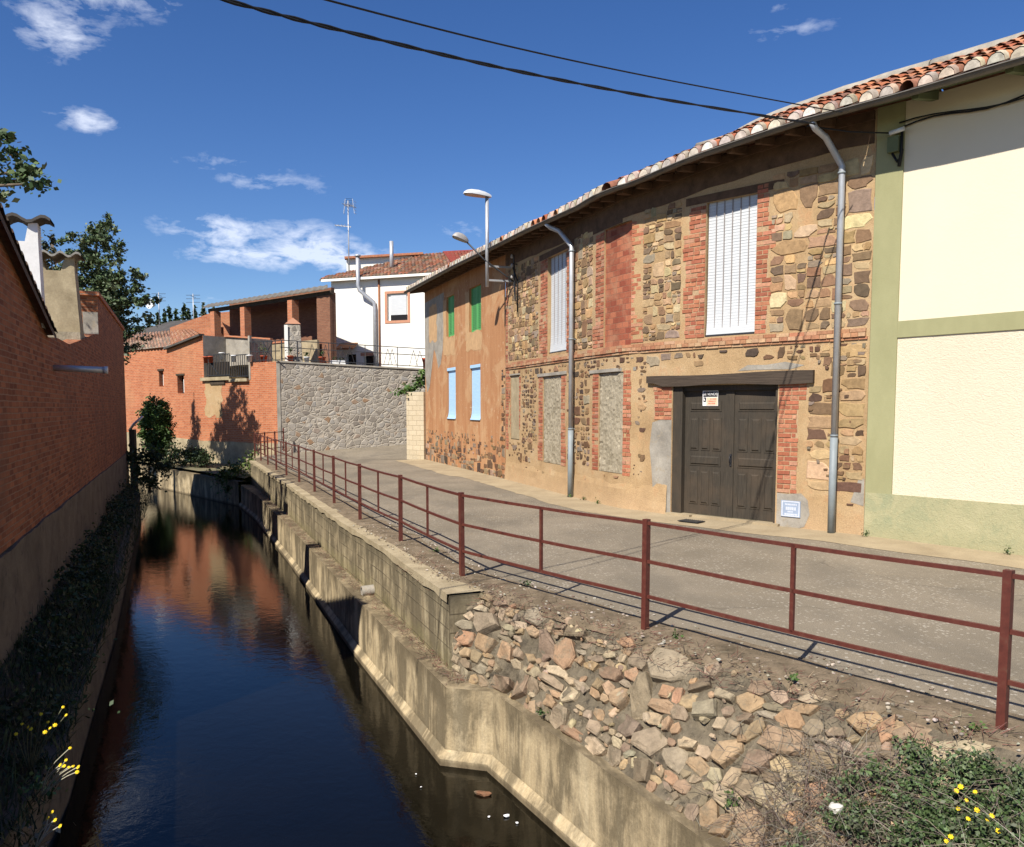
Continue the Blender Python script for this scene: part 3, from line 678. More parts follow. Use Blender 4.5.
# rubble stone embankment under the near railing
t = thing('rubble_wall', (0.8, 7.2, LEDGE), 'sloping rubble stone wall below the near stretch of railing', 'stone wall')
def pl_at(P, x):
    P = [Vector(p) for p in P]; L = [0]
    for a, b in zip(P, P[1:]): L.append(L[-1] + (b - a).length)
    x = min(max(x, 0), 1) * L[-1]; i = 0
    while i < len(P) - 2 and x > L[i + 1]: i += 1
    return P[i].lerp(P[i + 1], (x - L[i]) / (L[i + 1] - L[i]))
TOPL = [(-.62, 9.42)] + [tuple(rv[4].lerp(rv[3], k) + NA * .20) for k in (.25, .6, 1)] + [tuple(rv[3].lerp(rv[2], k) + NA * .21) for k in (.5, 1)] + [tuple(rv[1] + NA * .22)]
BOTL = [(-.68, 9.16), (-.48, 8.80), (-.09, 8.47), (.66, 7.0), (1.40, 5.55), (2.11, 4.1), (3.1, 2.15)]
def EMB(a, b, o=0.0):
    T = pl_at(TOPL, a); B = pl_at(BOTL, a)
    P = Vector((B.x, B.y, LEDGE)).lerp(Vector((T.x, T.y, -.035)), b)
    P += Vector((NA.x, NA.y, 1.0)).normalized() * (o + (.04 + .10 * max(0, a - .55)) * math.sin(math.pi * b))
    return P
m = MB(); NAe, NBe = 150, 26; gr = []
for i in range(NAe + 1):
    r = []
    for j in range(NBe + 1):
        a, b = i / NAe, j / NBe; p = EMB(a, b); w = min(1, b * 6, (1 - b) * 6 + .2)
        r.append(EMB(a, b, w * (-.02 + .04 * mnoise.noise(p * 5) + .04 * mnoise.noise(p * 13))))
    gr.append(r)
for i in range(NAe):
    for j in range(NBe): m.face([gr[i][j], gr[i + 1][j], gr[i + 1][j + 1], gr[i][j + 1]], smooth=True)
m.build('mortar_bed', 'rubble_mortar', t)
def split(rect, target, out, asp=1.6):
    a0, a1, b0, b1 = rect; w, h = a1 - a0, b1 - b0; tt = target * random.choice((.5, .7, .9, 1.1, 1.4, 1.75))
    if w * h < tt * tt and w / h < 3 and h / w < 2.2: out.append(rect); return
    k = random.uniform(.36, .64)
    if w > h * asp * random.uniform(.75, 1.3): split((a0, a0 + w * k, b0, b1), target, out, asp); split((a0 + w * k, a1, b0, b1), target, out, asp)
    else: split((a0, a1, b0, b0 + h * k), target, out, asp); split((a0, a1, b0 + h * k, b1), target, out, asp)
import bmesh
_ico = bmesh.new(); bmesh.ops.create_icosphere(_ico, subdivisions=2, radius=1.0); ICO_V = [v.co.copy() for v in _ico.verts]; ICO_F = [[v.index for v in f.verts] for f in _ico.faces]; _ico.free()
def rock(m, c, X, Y, Z, sx, sy, sz, col, rough=.25, square=.5, smooth=False):
    off = Vector((random.uniform(0, 99), random.uniform(0, 99), random.uniform(0, 99))); vs = []
    # cut by random planes for an angular stone
    pl = [(Vector((random.gauss(0, 1), random.gauss(0, 1), random.gauss(0, .7))).normalized(), random.uniform(.55, .85)) for _ in range(9)]
    for v in ICO_V:
        p = v.copy()
        mxx = max(abs(p.x), abs(p.y)); p = p.lerp(Vector((p.x / mxx if mxx > .3 else p.x, p.y / mxx if mxx > .3 else p.y, p.z)), square * .55)
        p *= 1 + rough * mnoise.noise(v * 1.3 + off)
        for n, d in pl:
            e = p.dot(n) - d
            if e > 0: p -= n * e
        vs.append(c + X * (p.x * sx) + Y * (p.y * sy) + Z * (p.z * sz))
    m.add(vs, ICO_F, col, smooth)
LT = 8.9
rects = []; split((0, LT, .0, 1.28), .235, rects, 1.7)
PAL = [(.36, .245, .14), (.40, .27, .15), (.31, .21, .13), (.24, .175, .115), (.30, .245, .17), (.43, .34, .225), (.20, .155, .11), (.35, .20, .115), (.33, .28, .205), (.16, .125, .092), (.45, .36, .24), (.28, .22, .15)]
PAL = [tuple(c * .66 + w * .34 for c, w in zip(q, (.315, .228, .138))) for q in PAL]
def EF(x, y, o): return EMB(min(1, max(0, x / LT)), min(1, max(0, y / 1.28)), o)
def chunk(m, F, a0, a1, b0, b1, col):
    cx, cy, w, h = (a0 + a1) / 2, (b0 + b1) / 2, (a1 - a0) / 2, (b1 - b0) / 2; n = random.choice((4, 5, 5, 6, 6, 7)); ph = random.uniform(0, 6.28); tilt = random.uniform(-.35, .35)
    q = []
    for i in range(n):
        t = ph + 6.2832 * (i + random.uniform(-.33, .33)) / n; c_, s_ = math.cos(t), math.sin(t); k = max(abs(c_), abs(s_)) ** .75
        x, y = c_ / k * w * random.uniform(.93, 1.2), s_ / k * h * random.uniform(.93, 1.2)
        q.append((x * math.cos(tilt) - y * math.sin(tilt) * .8, x * math.sin(tilt) * .6 + y * math.cos(tilt)))
    H = min(w, h) * random.uniform(.16, .48); gx, gy = random.uniform(-.26, .26), random.uniform(-.26, .26)
    rings = []
    for sc, o in ((1.0, -.06), (1.0, H * .45), (.90, H * .9), (.55, H)):
        rings.append([F(cx + x * sc * random.uniform(.94, 1.05), cy + y * sc * random.uniform(.94, 1.05), o + (gx * x + gy * y if o > 0 else 0) + random.uniform(-.18, .18) * H) for x, y in q])
    vs = [p for r in rings for p in r] + [F(cx + random.uniform(-.2, .2) * w, cy + random.uniform(-.2, .2) * h, H * random.uniform(.9, 1.1))]
    fs = [[r * n + i, r * n + (i + 1) % n, (r + 1) * n + (i + 1) % n, (r + 1) * n + i] for r in range(3) for i in range(n)] + [[3 * n + i, 3 * n + (i + 1) % n, 4 * n] for i in range(n)]
    m.add(vs, fs, col, False)
m = MB()
for a0, a1, b0, b1 in rects:
    a = (a0 + a1) / 2 / LT; b = (b0 + b1) / 2 / 1.28
    if a > .95 or random.random() < .05 + (.25 if b > .90 else 0) + (.5 if a > .68 else 0): continue
    g = .003; chunk(m, EF, a0 + g, a1 - g, b0 + g, b1 - g, jit(random.choice(PAL), .16))
for _ in range(160):   # small gallets in the joints
    a = random.uniform(0, .92); b = random.uniform(.02, .98); c = EMB(a, b); Z = Vector((NA.x, NA.y, 1)).normalized(); X = Vector((random.gauss(0, 1), random.gauss(0, 1), random.gauss(0, 1))).normalized(); Yv = Z.cross(X).normalized(); X = Yv.cross(Z)
    s = random.uniform(.015, .05); rock(m, c + Z * .004, X, Yv, Z, s * 1.3, s, s * .8, jit(random.choice(PAL), .25))
m.build('stones', 'rubble_stone', t)

# ------------------------------------------------------------------ left quay
t = thing('quay_wall', (-5, 9, WATER), 'dark shaded concrete quay edge along the left side of the canal', 'quay wall')
QE = [(-2.3, 1.0), (-4.27, 7.72), (-6.60, 13.55), (-13.6, 30.2), (-15.6, 33.9), (-22, 40), (-27.5, 47)]
m = MB(); ribbon(m, QE, WATER - .6, -1.08)
qi = inset(QE, -.22)
for i in range(len(QE) - 1):
    a, b = QE[i], QE[i + 1]; c, d = qi[i + 1], qi[i]
    m.face([(a[0], a[1], -1.08), (b[0], b[1], -1.08), (c.x, c.y, -1.08), (d.x, d.y, -1.08)], [(0, i), (0, i + 1), (.2, i + 1), (.2, i)])
    m.face([(d.x, d.y, -1.08), (c.x, c.y, -1.08), (c.x, c.y, -1.4), (d.x, d.y, -1.4)])
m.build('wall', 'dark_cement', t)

# ------------------------------------------------------------------ railing
t = thing('railing', (rv[4].x, rv[4].y, 0), 'long rust red iron railing along the canal edge of the street', 'railing')
def rl(i, z): return Vector((rv[i].x, rv[i].y, z))
proto = None
for i in range(len(rv)):
    d = (rv[min(i + 1, len(rv) - 1)] - rv[max(i - 1, 0)]).normalized(); dv = Vector((d.x, d.y, 0))
    m = MB(); p = rl(i, 0)
    m.box(p + Vector((0, 0, .515)), (.054, .054, 1.07), ax=(dv, Vector((-dv.y, dv.x, 0)), Vector((random.uniform(-.006, .006), random.uniform(-.006, .006), 1))))
    m.build('post', 'red_iron', t)
for nm, z in (('top_rail', 1.015), ('middle_rail', .655), ('bottom_rail', .325)):
    m = MB()
    for i in range(len(rv) - 1):
        sag = 0.0
        a = rl(i, z); b = rl(i + 1, z); n = 3
        for k in range(n):
            w0, w1 = k / n, (k + 1) / n
            m.bar(a.lerp(b, w0) + Vector((0, 0, -.012 * math.sin(math.pi * w0))), a.lerp(b, w1) + Vector((0, 0, -.012 * math.sin(math.pi * w1))), .026, .030)
    # return panel at the far end, to the corner of the big stone wall
    m.bar((-10.7, 34.5, z), (-10.35, 37.6, z), .026, .030)
    m.build(nm, 'red_iron', t)
for i in range(len(rv) - 1):
    a, b = rl(i, 0), rl(i + 1, 0); c = a.lerp(b, .5); d = (b - a).normalized()
    m = MB(); m.box(c + Vector((0, 0, .665)), (.034, .026, .70), ax=(d, Vector((-d.y, d.x, 0)), Vector((0, 0, 1)))); m.build('baluster', 'red_iron', t)
for c in ((-10.58, 35.5, 0), (-10.46, 36.6, 0), (-10.35, 37.6, .12)):
    m = MB(); m.box(Vector(c) + Vector((0, 0, .53)), (.055, .055, 1.06)); m.build('post', 'red_iron', t)

# ------------------------------------------------------------------ facade toolkit
SPAL = [(.36, .235, .115), (.30, .185, .09), (.215, .125, .07), (.44, .295, .145), (.27, .21, .155), (.40, .245, .155), (.13, .085, .055), (.35, .265, .16), (.48, .36, .21), (.24, .15, .085), (.15, .10, .065), (.19, .115, .07)]
SPAL = [tuple(1.08 * (c * .90 + w * .10) for c, w in zip(q, (.315, .225, .13))) for q in SPAL]
DPAL = [(.16, .09, .05), (.115, .07, .045), (.21, .13, .07), (.26, .17, .09), (.09, .06, .045), (.23, .18, .13)]
def flat_stone(m, F, a0, a1, b0, b1, gap, col, o=0.0, h=.016):
    a0 += gap * random.uniform(.6, 1.5); a1 -= gap * random.uniform(.6, 1.5); b0 += gap * random.uniform(.6, 1.5); b1 -= gap * random.uniform(.6, 1.5)
    w, hh = a1 - a0, b1 - b0
    if w < .03 or hh < .025: return
    ja, jb = min(.07 * w, .03), min(.09 * hh, .03)
    base = [(0, 0), (.33, 0), (.7, 0), (1, 0), (1, .5), (1, 1), (.66, 1), (.3, 1), (0, 1), (0, .5)]
    cut = [random.random() < .28 for _ in range(4)]; q = []
    for u, v in base:
        x, y = a0 + w * u, b0 + hh * v
        corner = {(0, 0): 0, (1, 0): 1, (1, 1): 2, (0, 1): 3}.get((u, v))
        if corner is not None and cut[corner]: x += (w * .16) * (1 if u == 0 else -1); y += (hh * .16) * (1 if v == 0 else -1)
        q.append((x + random.uniform(-ja, ja), y + random.uniform(-jb, jb)))
    cx, cy = (a0 + a1) / 2, (b0 + b1) / 2
    inn = [(cx + (x - cx) * .90, cy + (y - cy) * .88) for x, y in q]
    outv = [F(x, y, o - .004) for x, y in q]; inv = [F(x, y, o + h) for x, y in inn]
    n = len(q); m.add(outv + inv, [[i, (i + 1) % n, n + (i + 1) % n, n + i] for i in range(n)] + [list(range(n, 2 * n))], col, False)
def stones(m, F, rect, target, keep=1.0, gap=.016, pal=SPAL, o=0.0, shrink=1.0, avoid=(), fade=None):
    r = []; split(rect, target, r, 1.7)
    for a0, a1, b0, b1 in r:
        c = ((a0 + a1) / 2, (b0 + b1) / 2)
        if any(q[0] - .02 < a1 and a0 < q[1] + .02 and q[2] - .02 < b1 and b0 < q[3] + .02 for q in avoid): continue
        kp = keep * (fade(*c) if fade else 1)
        if random.random() > kp: continue
        s = shrink * random.uniform(.85, 1.1) if shrink < 1 else 1
        w, h = (a1 - a0) * s / 2, (b1 - b0) * s / 2
        flat_stone(m, F, c[0] - w, c[0] + w, c[1] - h, c[1] + h, gap, jit(random.choice(pal), .22), o, random.uniform(.008, .02))
BPAL = [(.38, .135, .075), (.42, .165, .09), (.34, .115, .065), (.44, .19, .11), (.31, .105, .06), (.46, .235, .145)]
def jamb(m, F, s_in, side, w, z0, z1, tooth=.12, course=.08, o=.004):
    z = z0; k = 0; ext = 0
    b0, b1 = (s_in - w - .02, s_in - .004) if side < 0 else (s_in + .004, s_in + w + .02)
    fbox(m, F, b0, b1, z0, z1, -.02, .0015, 1.0, (.42, .29, .17))
    while z < z1 - .02:
        if k % 6 == 0: ext = random.choice((0, 0, tooth, tooth * .6))
        ww = w + ext + random.uniform(-.015, .015); a, b = (s_in - ww, s_in) if side < 0 else (s_in, s_in + ww)
        h = min(course - .014, z1 - z); cuts = [a]
        x = a + (.12 if k % 2 else .24) * random.uniform(.9, 1.1)
        while x < b - .06: cuts.append(x); x += random.choice((.13, .25))
        cuts.append(b)
        for c, d in zip(cuts, cuts[1:]):
            if random.random() < .03: continue
            zz = z + random.uniform(-.004, .004)
            fbox(m, F, c + .008, d - .008, zz, zz + h - .004, -.02, o + random.uniform(.0, .012), 1.0, jit(random.choice(BPAL), .14))
        z += course; k += 1

# gutter line: (s, offset from wall, z of gutter underside)
GUT = [(0, .6, 6.57), (7, .6, 6.46), (13, .53, 6.31), (16, .36, 6.25), (17.1, .42, 6.25), (18.1, .42, 6.28), (19.45, .62, 6.37), (20.6, .62, 6.46), (21.35, .62, 6.51), (22.35, .65, 6.50), (24.6, .65, 6.47), (28.6, .65, 6.45)]
def gut(s):
    for a, b in zip(GUT, GUT[1:]):
        if s <= b[0] or b is GUT[-1]:
            k = (s - a[0]) / (b[0] - a[0]); k = max(-.2, min(1, k)); k2 = k
            return a[1] + (b[1] - a[1]) * k2, a[2] + (b[2] - a[2]) * k2
def soff(s): return gut(s)[1] + .02 + gut(s)[0] * .30      # underside of roof at wall
PITCHR = math.tan(R(24))
TPAL = [(.44, .155, .075), (.37, .12, .06), (.50, .21, .105), (.31, .13, .08), (.42, .25, .155), (.25, .13, .09), (.53, .26, .14)]
def roof(name, parent, s0, s1, run=2.7, back=2.7, ends=True):
    m = MB(); sp = .30; n = int((s1 - s0) / sp); rows = int(run / .33)
    base = MB()
    def RP(s, d, h):      # d metres up the slope in plan from the eave edge
        o, z = gut(s); return FAC(s, z + .10 + d * PITCHR + h, o + .03 - d)
    for i in range(n):
        s = s0 + (i + .5) * (s1 - s0) / n; lift = .03 + random.uniform(-.014, .014); sk = random.uniform(-.015, .015)
        for r in range(rows):
            d0 = r * .33 - (.03 if r == 0 else .05) + random.uniform(-.02, .02); d1 = d0 + .40; w0, w1 = (.112, .095) if r == 0 else (.112, .092); seg = 6
            vs = []
            for d, w, hh in ((d0, w0, .018), (d1, w1, 0.0)):
                for k in range(seg + 1):
                    a = math.pi * k / seg; vs.append(RP(s + sk - math.cos(a) * w, d, lift + hh + math.sin(a) * w * 1.15))
            cc = jit(random.choice(TPAL), .18)
            m.add(vs, [[k, k + 1, seg + 2 + k, seg + 1 + k] for k in range(seg)], cc, True)
            if r == 0 and random.random() < .93:   # whitewashed mortar plug under the eave tile
                q = [RP(s + sk - math.cos(math.pi * k / seg) * w0 * .985, d0 + .006, lift + .018 + math.sin(math.pi * k / seg) * w0 * 1.13) for k in range(seg + 1)]
                m.face(q, None, jit(random.choice([(.56, .52, .45), (.62, .59, .53), (.46, .41, .35), (.55, .46, .37)]), .15))
                vs = [RP(s + sk - math.cos(math.pi * k / seg) * (w0 + .006), d, lift + .018 + math.sin(math.pi * k / seg) * (w0 * 1.15 + .006)) for d in (d0 - .004, d0 + random.uniform(.10, .18)) for k in range(seg + 1)]
                m.add(vs, [[k, k + 1, seg + 2 + k, seg + 1 + k] for k in range(seg)], jit((.42, .33, .26), .3), True)
    ss = breaks(s0, s1, .5)
    for a, b in zip(ss, ss[1:]):
        m.face([RP(a, -.02, -.005), RP(b, -.02, -.005), RP(b, run, -.005), RP(a, run, -.005)], None, (.07, .045, .032))
        m.face([RP(a, run, 0), RP(b, run, 0), RP(b, run, 0) + (FAC(b, 0, -back) - FAC(b, 0, 0)) - Vector((0, 0, back * PITCHR)), RP(a, run, 0) + (FAC(a, 0, -back) - FAC(a, 0, 0)) - Vector((0, 0, back * PITCHR))], None, (.30, .13, .08))
    ro = m.build(name, 'roof_tile', parent)
    # mortar ridge cap
    c = MB(); path = [RP(s, run, .03 + .02 * mnoise.noise((s * 2, 0, 0))) for s in breaks(s0, s1, .35)]
    c.tube(path, .17, 10); c.build('ridge_cap', 'grey_cement', ro)
    # eave underside, rafters
    e = MB()
    for a, b in zip(ss, ss[1:]):
        e.face([FAC(a, gut(a)[1] + .06, gut(a)[0] + .01), FAC(b, gut(b)[1] + .06, gut(b)[0] + .01), FAC(b, soff(b) + .05, -.05), FAC(a, soff(a) + .05, -.05)])
    return ro, e
def gutter(parent, s0, s1, drop=0.0):
    g = MB(); seg = 7; ss = breaks(s0, s1, .45); vs = []
    for s in ss:
        o, z = gut(s); o += .085; z += .075
        for k in range(seg + 1):
            a = math.pi + math.pi * k / seg; vs.append(FAC(s, z - drop + math.sin(a) * .062, o + math.cos(a) * .07))
        vs.append(FAC(s, z - drop + .004, o + .085)); vs.append(FAC(s, z - drop - .01, o + .085))
    n = seg + 3; fs = []
    for i in range(len(ss) - 1):
        for k in range(n - 1): fs.append([i * n + k, i * n + k + 1, (i + 1) * n + k + 1, (i + 1) * n + k])
    g.add(vs, fs, smooth=True); return g.build('gutter', 'gutter_metal', parent)
def rafters(parent, s0, s1, step, mat, w=.09, h=.12):
    s = s0 + .2
    rm = []
    while s < s1 - .1:
        m = MB(); o, z = gut(s); o -= .04; zi = soff(s) - .0
        P = [FAC(s - w / 2, zi - h, -.02), FAC(s + w / 2, zi - h, -.02), FAC(s + w / 2, z + .03 - h * .35, o), FAC(s - w / 2, z + .03 - h * .35, o),
             FAC(s - w / 2, zi + .035, -.02), FAC(s + w / 2, zi + .035, -.02), FAC(s + w / 2, z + .06, o), FAC(s - w / 2, z + .06, o)]
        m.hexa(P); m.build('rafter', mat, parent); s += step

# ------------------------------------------------------------------ stone house
SH = thing('stone_house', FAC(15.5, 0, 0), 'long two storey stone house with brick window jambs and a wide wooden gate', 'house')
OPN = [(18.50, 20.68, .06, 2.50, .16), (19.20, 20.21, 3.38, 5.80, .10), (13.08, 14.33, 3.42, 5.77, .16), (16.35, 17.40, 3.34, 5.80, .035),
       (12.76, 14.01, .70, 2.87, .03), (16.13, 17.19, .72, 2.82, .03), (10.19, 10.93, 1.2, 2.98, .02)]
m = MB(); fwall(m, FAC, 9.76, 22.23, -.1, soff, OPN)
m.face([FAC(9.76, -.1, 0), FAC(9.76, 6.5, 0), FAC(9.76, 6.5, -5), FAC(9.76, -.1, -5)]); m.face([FAC(9.76, -.1, -5), FAC(22.23, -.1, -5), FAC(22.23, 6.5, -5), FAC(9.76, 6.5, -5)])
wall = m.build('wall', 'ochre_mortar', SH)
m = MB(); AV = [(o[0] - .02, o[1] + .02, o[2], o[3]) for o in OPN]
JA = [(18.74, 19.2, 3.38, 5.8), (20.21, 20.42, 3.38, 5.8), (12.50, 13.08, 3.4, 5.8), (14.33, 14.70, 3.4, 5.8), (15.86, 16.35, 3.4, 5.8), (17.40, 17.62, 3.4, 5.8),
      (12.38, 12.76, .7, 2.9), (14.01, 14.33, .7, 2.9), (15.76, 16.13, .72, 2.85), (17.19, 17.42, .72, 2.85), (17.90, 18.5, .1, 2.52), (20.68, 21.14, .1, 2.52), (9.76, 9.98, .8, 5.9), (10.93, 11.05, 1.2, 3), (17.85, 21.34, 2.5, 2.74)]
for z in ((10.02, 12.42, 3.40, 5.95), (14.76, 15.8, 3.40, 5.95), (17.68, 18.66, 3.40, 5.95)):
    stones(m, FAC, z, .19, .96, .008, avoid=AV + JA)
stones(m, FAC, (20.48, 22.21, 3.38, 6.05), .29, .98, .009, avoid=AV + JA)
low = lambda s, z: min(1, max(.15, (z - .55) * 2.0))
stones(m, FAC, (10.05, 18.2, .62, 3.13), .22, .82, .012, DPAL + DPAL + [(.33, .22, .12), (.28, .22, .16)], shrink=.86, avoid=AV + JA, fade=low)
stones(m, FAC, (10.05, 18.2, .62, 3.13), .11, .36, .010, DPAL + [(.30, .20, .11)], shrink=.75, avoid=AV + JA, fade=low)
stones(m, FAC, (17.9, 22.2, 2.74, 3.15), .19, .80, .012, DPAL, shrink=.85, avoid=AV + JA)
PALE = [(.38, .255, .13), (.41, .285, .155), (.35, .22, .11), (.43, .31, .18)]
stones(m, FAC, (21.22, 22.2, .7, 3.12), .26, .97, .012, PALE + PALE[:2] + DPAL[:4], avoid=AV + JA)
stones(m, FAC, (21.2, 22.2, .75, 3.1), .13, .22, .012, DPAL, shrink=.7, avoid=AV + JA, fade=low, o=.012)
stones(m, FAC, (10.1, 22.2, .1, .7), .2, .07, .02, DPAL, shrink=.7, avoid=AV + JA)
# raised pointing lines around the big stones right of the gate
m.build('facing_stones', 'field_stone', SH)
# string course of moulded brick
def course_row(m, s0, s1, z0, z1, o, bl=.24):
    s = s0
    while s < s1 - .03:
        e = min(s1, s + bl * random.uniform(.85, 1.15)); fbox(m, FAC, s + .004, e - .004, z0 + random.uniform(-.004, .004), z1, -.02, o + random.uniform(0, .008), 1.0, jit(random.choice([(.44, .25, .14), (.40, .20, .11), (.47, .30, .175), (.38, .17, .095)]), .12)); s = e
m = MB()
course_row(m, 9.8, 22.2, 3.17, 3.215, .022, .26); course_row(m, 9.8, 22.2, 3.22, 3.285, .045, .13); course_row(m, 9.8, 22.2, 3.29, 3.35, .025, .26)
m.build('string_course', 'red_brick', SH)
# jambs
for args in (((19.20, -1, .36, 3.38, 5.80), (20.21, 1, .22, 3.38, 5.95)), ((13.08, -1, .50, 3.38, 5.77), (14.33, 1, .27, 3.38, 5.77)), ((16.35, -1, .40, 3.38, 5.80), (17.40, 1, .17, 3.38, 5.80)),
             ((12.76, -1, .30, .74, 2.87), (14.01, 1, .26, .70, 2.87)), ((16.13, -1, .30, .74, 2.82), (17.19, 1, .18, .70, 2.84))):
    for a in args:
        m = MB(); jamb(m, FAC, *a, tooth=.14 if a[4] > 4 else .06); m.build('brick_jamb', 'red_brick', SH)
m = MB(); jamb(m, FAC, 18.49, -1, .44, 1.86, 2.50, .05); m.build('brick_jamb', 'red_brick', SH)
m = MB(); jamb(m, FAC, 20.70, 1, .34, .62, 2.22, .03); jamb(m, FAC, 20.70, 1, .50, 2.22, 2.5, .0); m.build('brick_jamb', 'red_brick', SH)
m = MB(); jamb(m, FAC, 9.80, 1, .16, .9, 5.9, .12); m.build('corner_brick', 'red_brick', SH)
m = MB(); jamb(m, FAC, 10.19, -1, .02, 1.3, 2.95, .08); jamb(m, FAC, 10.93, 1, .08, 1.5, 2.95, .04); m.build('brick_jamb', 'red_brick', SH)
# blocked windows
for s0, s1, z0, z1 in ((12.77, 14.0, .71, 2.86), (16.14, 17.18, .73, 2.81)):
    m = MB(); ss = breaks(s0, s1, .05); zz = breaks(z0, z1, .05)
    def ro(s, z): return -.028 + .020 * mnoise.noise((s * 14, z * 14, 0)) + .012 * mnoise.noise((s * 30, z * 30, 5))
    for a, b in zip(ss, ss[1:]):
        for c, d in zip(zz, zz[1:]): m.face([FAC(x, y, ro(x, y)) for x, y in ((a, c), (b, c), (b, d), (a, d))], smooth=True)
    m.build('blocked_window', 'rough_cement', SH)
m = MB(); fpatch(m, FAC, [(10.2, 1.22), (10.92, 1.22), (10.92, 2.97), (10.2, 2.97)], -.018); m.build('blocked_window', 'tan_cement', SH)
m = MB(); m.face([FAC(s, z, -.033) for s, z in ((16.34, 3.33), (17.41, 3.33), (17.41, 5.81), (16.34, 5.81))], [(16.34, 3.33), (17.41, 3.33), (17.41, 5.81), (16.34, 5.81)])
m.build('bricked_up_window', 'infill_brick', SH)
# small slate lintels over the blocked windows, timber lintels above
for s0, s1, z0, z1 in ((12.4, 14.36, 2.875, 2.95), (15.7, 17.55, 2.83, 2.90), (10.15, 11.0, 2.99, 3.03)):
    m = MB(); fbox(m, FAC, s0, s1, z0, z1, -.02, .03); m.build('thin_lintel', 'grey_cement', SH)
for s0, s1, z0, z1 in ((18.75, 20.7, 5.81, 5.95), (12.5, 14.75, 5.78, 5.92), (15.8, 17.65, 5.81, 5.93)):
    m = MB(); fbox(m, FAC, s0, s1, z0, z1, -.1, .010); m.build('timber_lintel', 'soffit_timber', SH)
m = MB(); zt = lambda s: 2.69 + .012 * math.sin(s * 2.2) + (s - 18) * .006; fbox(m, FAC, 17.88, 21.33, 2.50, 2.7, -.1, .07, .2, zf1=zt, zf0=lambda s: 2.502 + .018 * math.sin(s * 2.9 + 1) - (s - 19.6) * .002 + (.05 if s < 18.2 else 0)); m.build('gate_lintel', 'lintel_wood', SH)
# cement patches
m = MB(); m.face([FAC(s, z, .008) for s, z in [(17.93, 1.30), (18.0, 1.80), (18.2, 1.85), (18.49, 1.86), (18.49, .05), (17.97, .03), (18.03, .5), (17.99, .9)]]); m.build('cement_patch', 'grey_cement', SH)
m = MB(); m.face([FAC(s, z, .006) for s, z in [(20.71, .03), (21.0, -.01), (21.22, .06), (21.31, .28), (21.27, .52), (21.15, .63), (20.9, .60), (20.71, .61)]]); m.build('cement_patch', 'grey_cement', SH)
m = MB(); m.face([FAC(s, z, .005) for s, z in [(22.0, .55), (22.22, .5), (22.22, .95), (22.12, .92)]]); m.build('cement_patch', 'grey_cement', SH)
m = MB(); m.face([FAC(s, z, .005) for s, z in [(19.9, 2.74), (20.3, 2.75), (20.9, 2.74), (21.15, 2.80), (20.8, 2.87), (20.45, 2.83), (20.1, 2.84)]]); m.build('cement_patch', 'grey_cement', SH)
# rendered base of wall, lumpy skirt
m = MB(); ss = breaks(9.78, 18.4, .12)
zs = [-.02, .1, .25, .42, .55]
def sk(s, j): 
    z = zs[j] + (.14 * mnoise.noise((s * 1.4, j, 0)) if j == 4 else 0); o = (.05, .04, .03, .022, .002)[j] + .014 * mnoise.noise((s * 5, z * 6, 3)); return FAC(s, z, o)
for a, b in zip(ss, ss[1:]):
    for j in range(4): m.face([sk(a, j), sk(b, j), sk(b, j + 1), sk(a, j + 1)], smooth=True)
m.build('base_render', 'ochre_mortar', SH)
# gate: two leaves, frame
m = MB(); fbox(m, FAC, 18.50, 18.72, .06, 2.50, -.16, -.02); fbox(m, FAC, 20.63, 20.68, .06, 2.50, -.16, -.02); fbox(m, FAC, 18.72, 20.63, 2.40, 2.50, -.16, -.06); m.build('gate_frame', 'gate_wood', SH)
for s0, s1, pa, cols_, lb in ((18.72, 19.695, (18.86, 19.50), ((18.86, 19.01), (19.11, 19.255), (19.355, 19.50)), 0), (19.70, 20.63, (19.885, 20.575), ((19.885, 20.04), (20.145, 20.30), (20.41, 20.575)), 1)):
    m = MB(); fbox(m, FAC, s0, s1, .075, 2.41, -.17, -.12)
    if lb == 0: fbox(m, FAC, 19.62, 19.79, .08, 2.40, -.13, -.102)
    lf_ = m.build('gate_leaf', 'gate_wood', SH)
    def panel(a, b, c, d):
        q = MB(); fbox(q, FAC, a - .022, b + .022, c - .022, d + .022, -.121, -.111)
        # bevelled raised field
        A = [FAC(x, y, -.112) for x, y in ((a, c), (b, c), (b, d), (a, d))]; e = .022; B = [FAC(x, y, -.092) for x, y in ((a + e, c + e), (b - e, c + e), (b - e, d - e), (a + e, d - e))]
        uvA = [(a, c), (b, c), (b, d), (a, d)]
        for i in range(4): q.face([A[i], A[(i + 1) % 4], B[(i + 1) % 4], B[i]], [uvA[i], uvA[(i + 1) % 4], uvA[(i + 1) % 4], uvA[i]])
        q.face(B, uvA); q.build('panel', 'gate_wood', lf_)
    panel(pa[0], pa[1], 2.04, 2.18); panel(pa[0], pa[1], 1.02, 1.18)
    for a, b in cols_: panel(a, b, 1.31, 1.88); panel(a, b, .29, .89)
m = MB(); fbox(m, FAC, 19.72, 19.76, 1.02, 1.24, -.102, -.085); m.tube([FAC(19.74, 1.2, -.085), FAC(19.74, 1.2, -.05), FAC(19.74, 1.08, -.05), FAC(19.74, 1.08, -.085)], .01, 6); m.build('gate_handle', 'black_iron', SH)
m = MB(); fbox(m, FAC, 18.44, 19.0, -.02, .07, -.16, .10); m.build('threshold', 'sandy_pavement', SH)
m = MB(); fbox(m, FAC, 20.3, 20.78, -.02, .07, -.16, .09); m.build('threshold', 'sandy_pavement', SH)
m = MB(); fbox(m, FAC, 19.0, 20.3, -.02, .065, -.16, .01); m.build('threshold', 'sandy_pavement', SH)
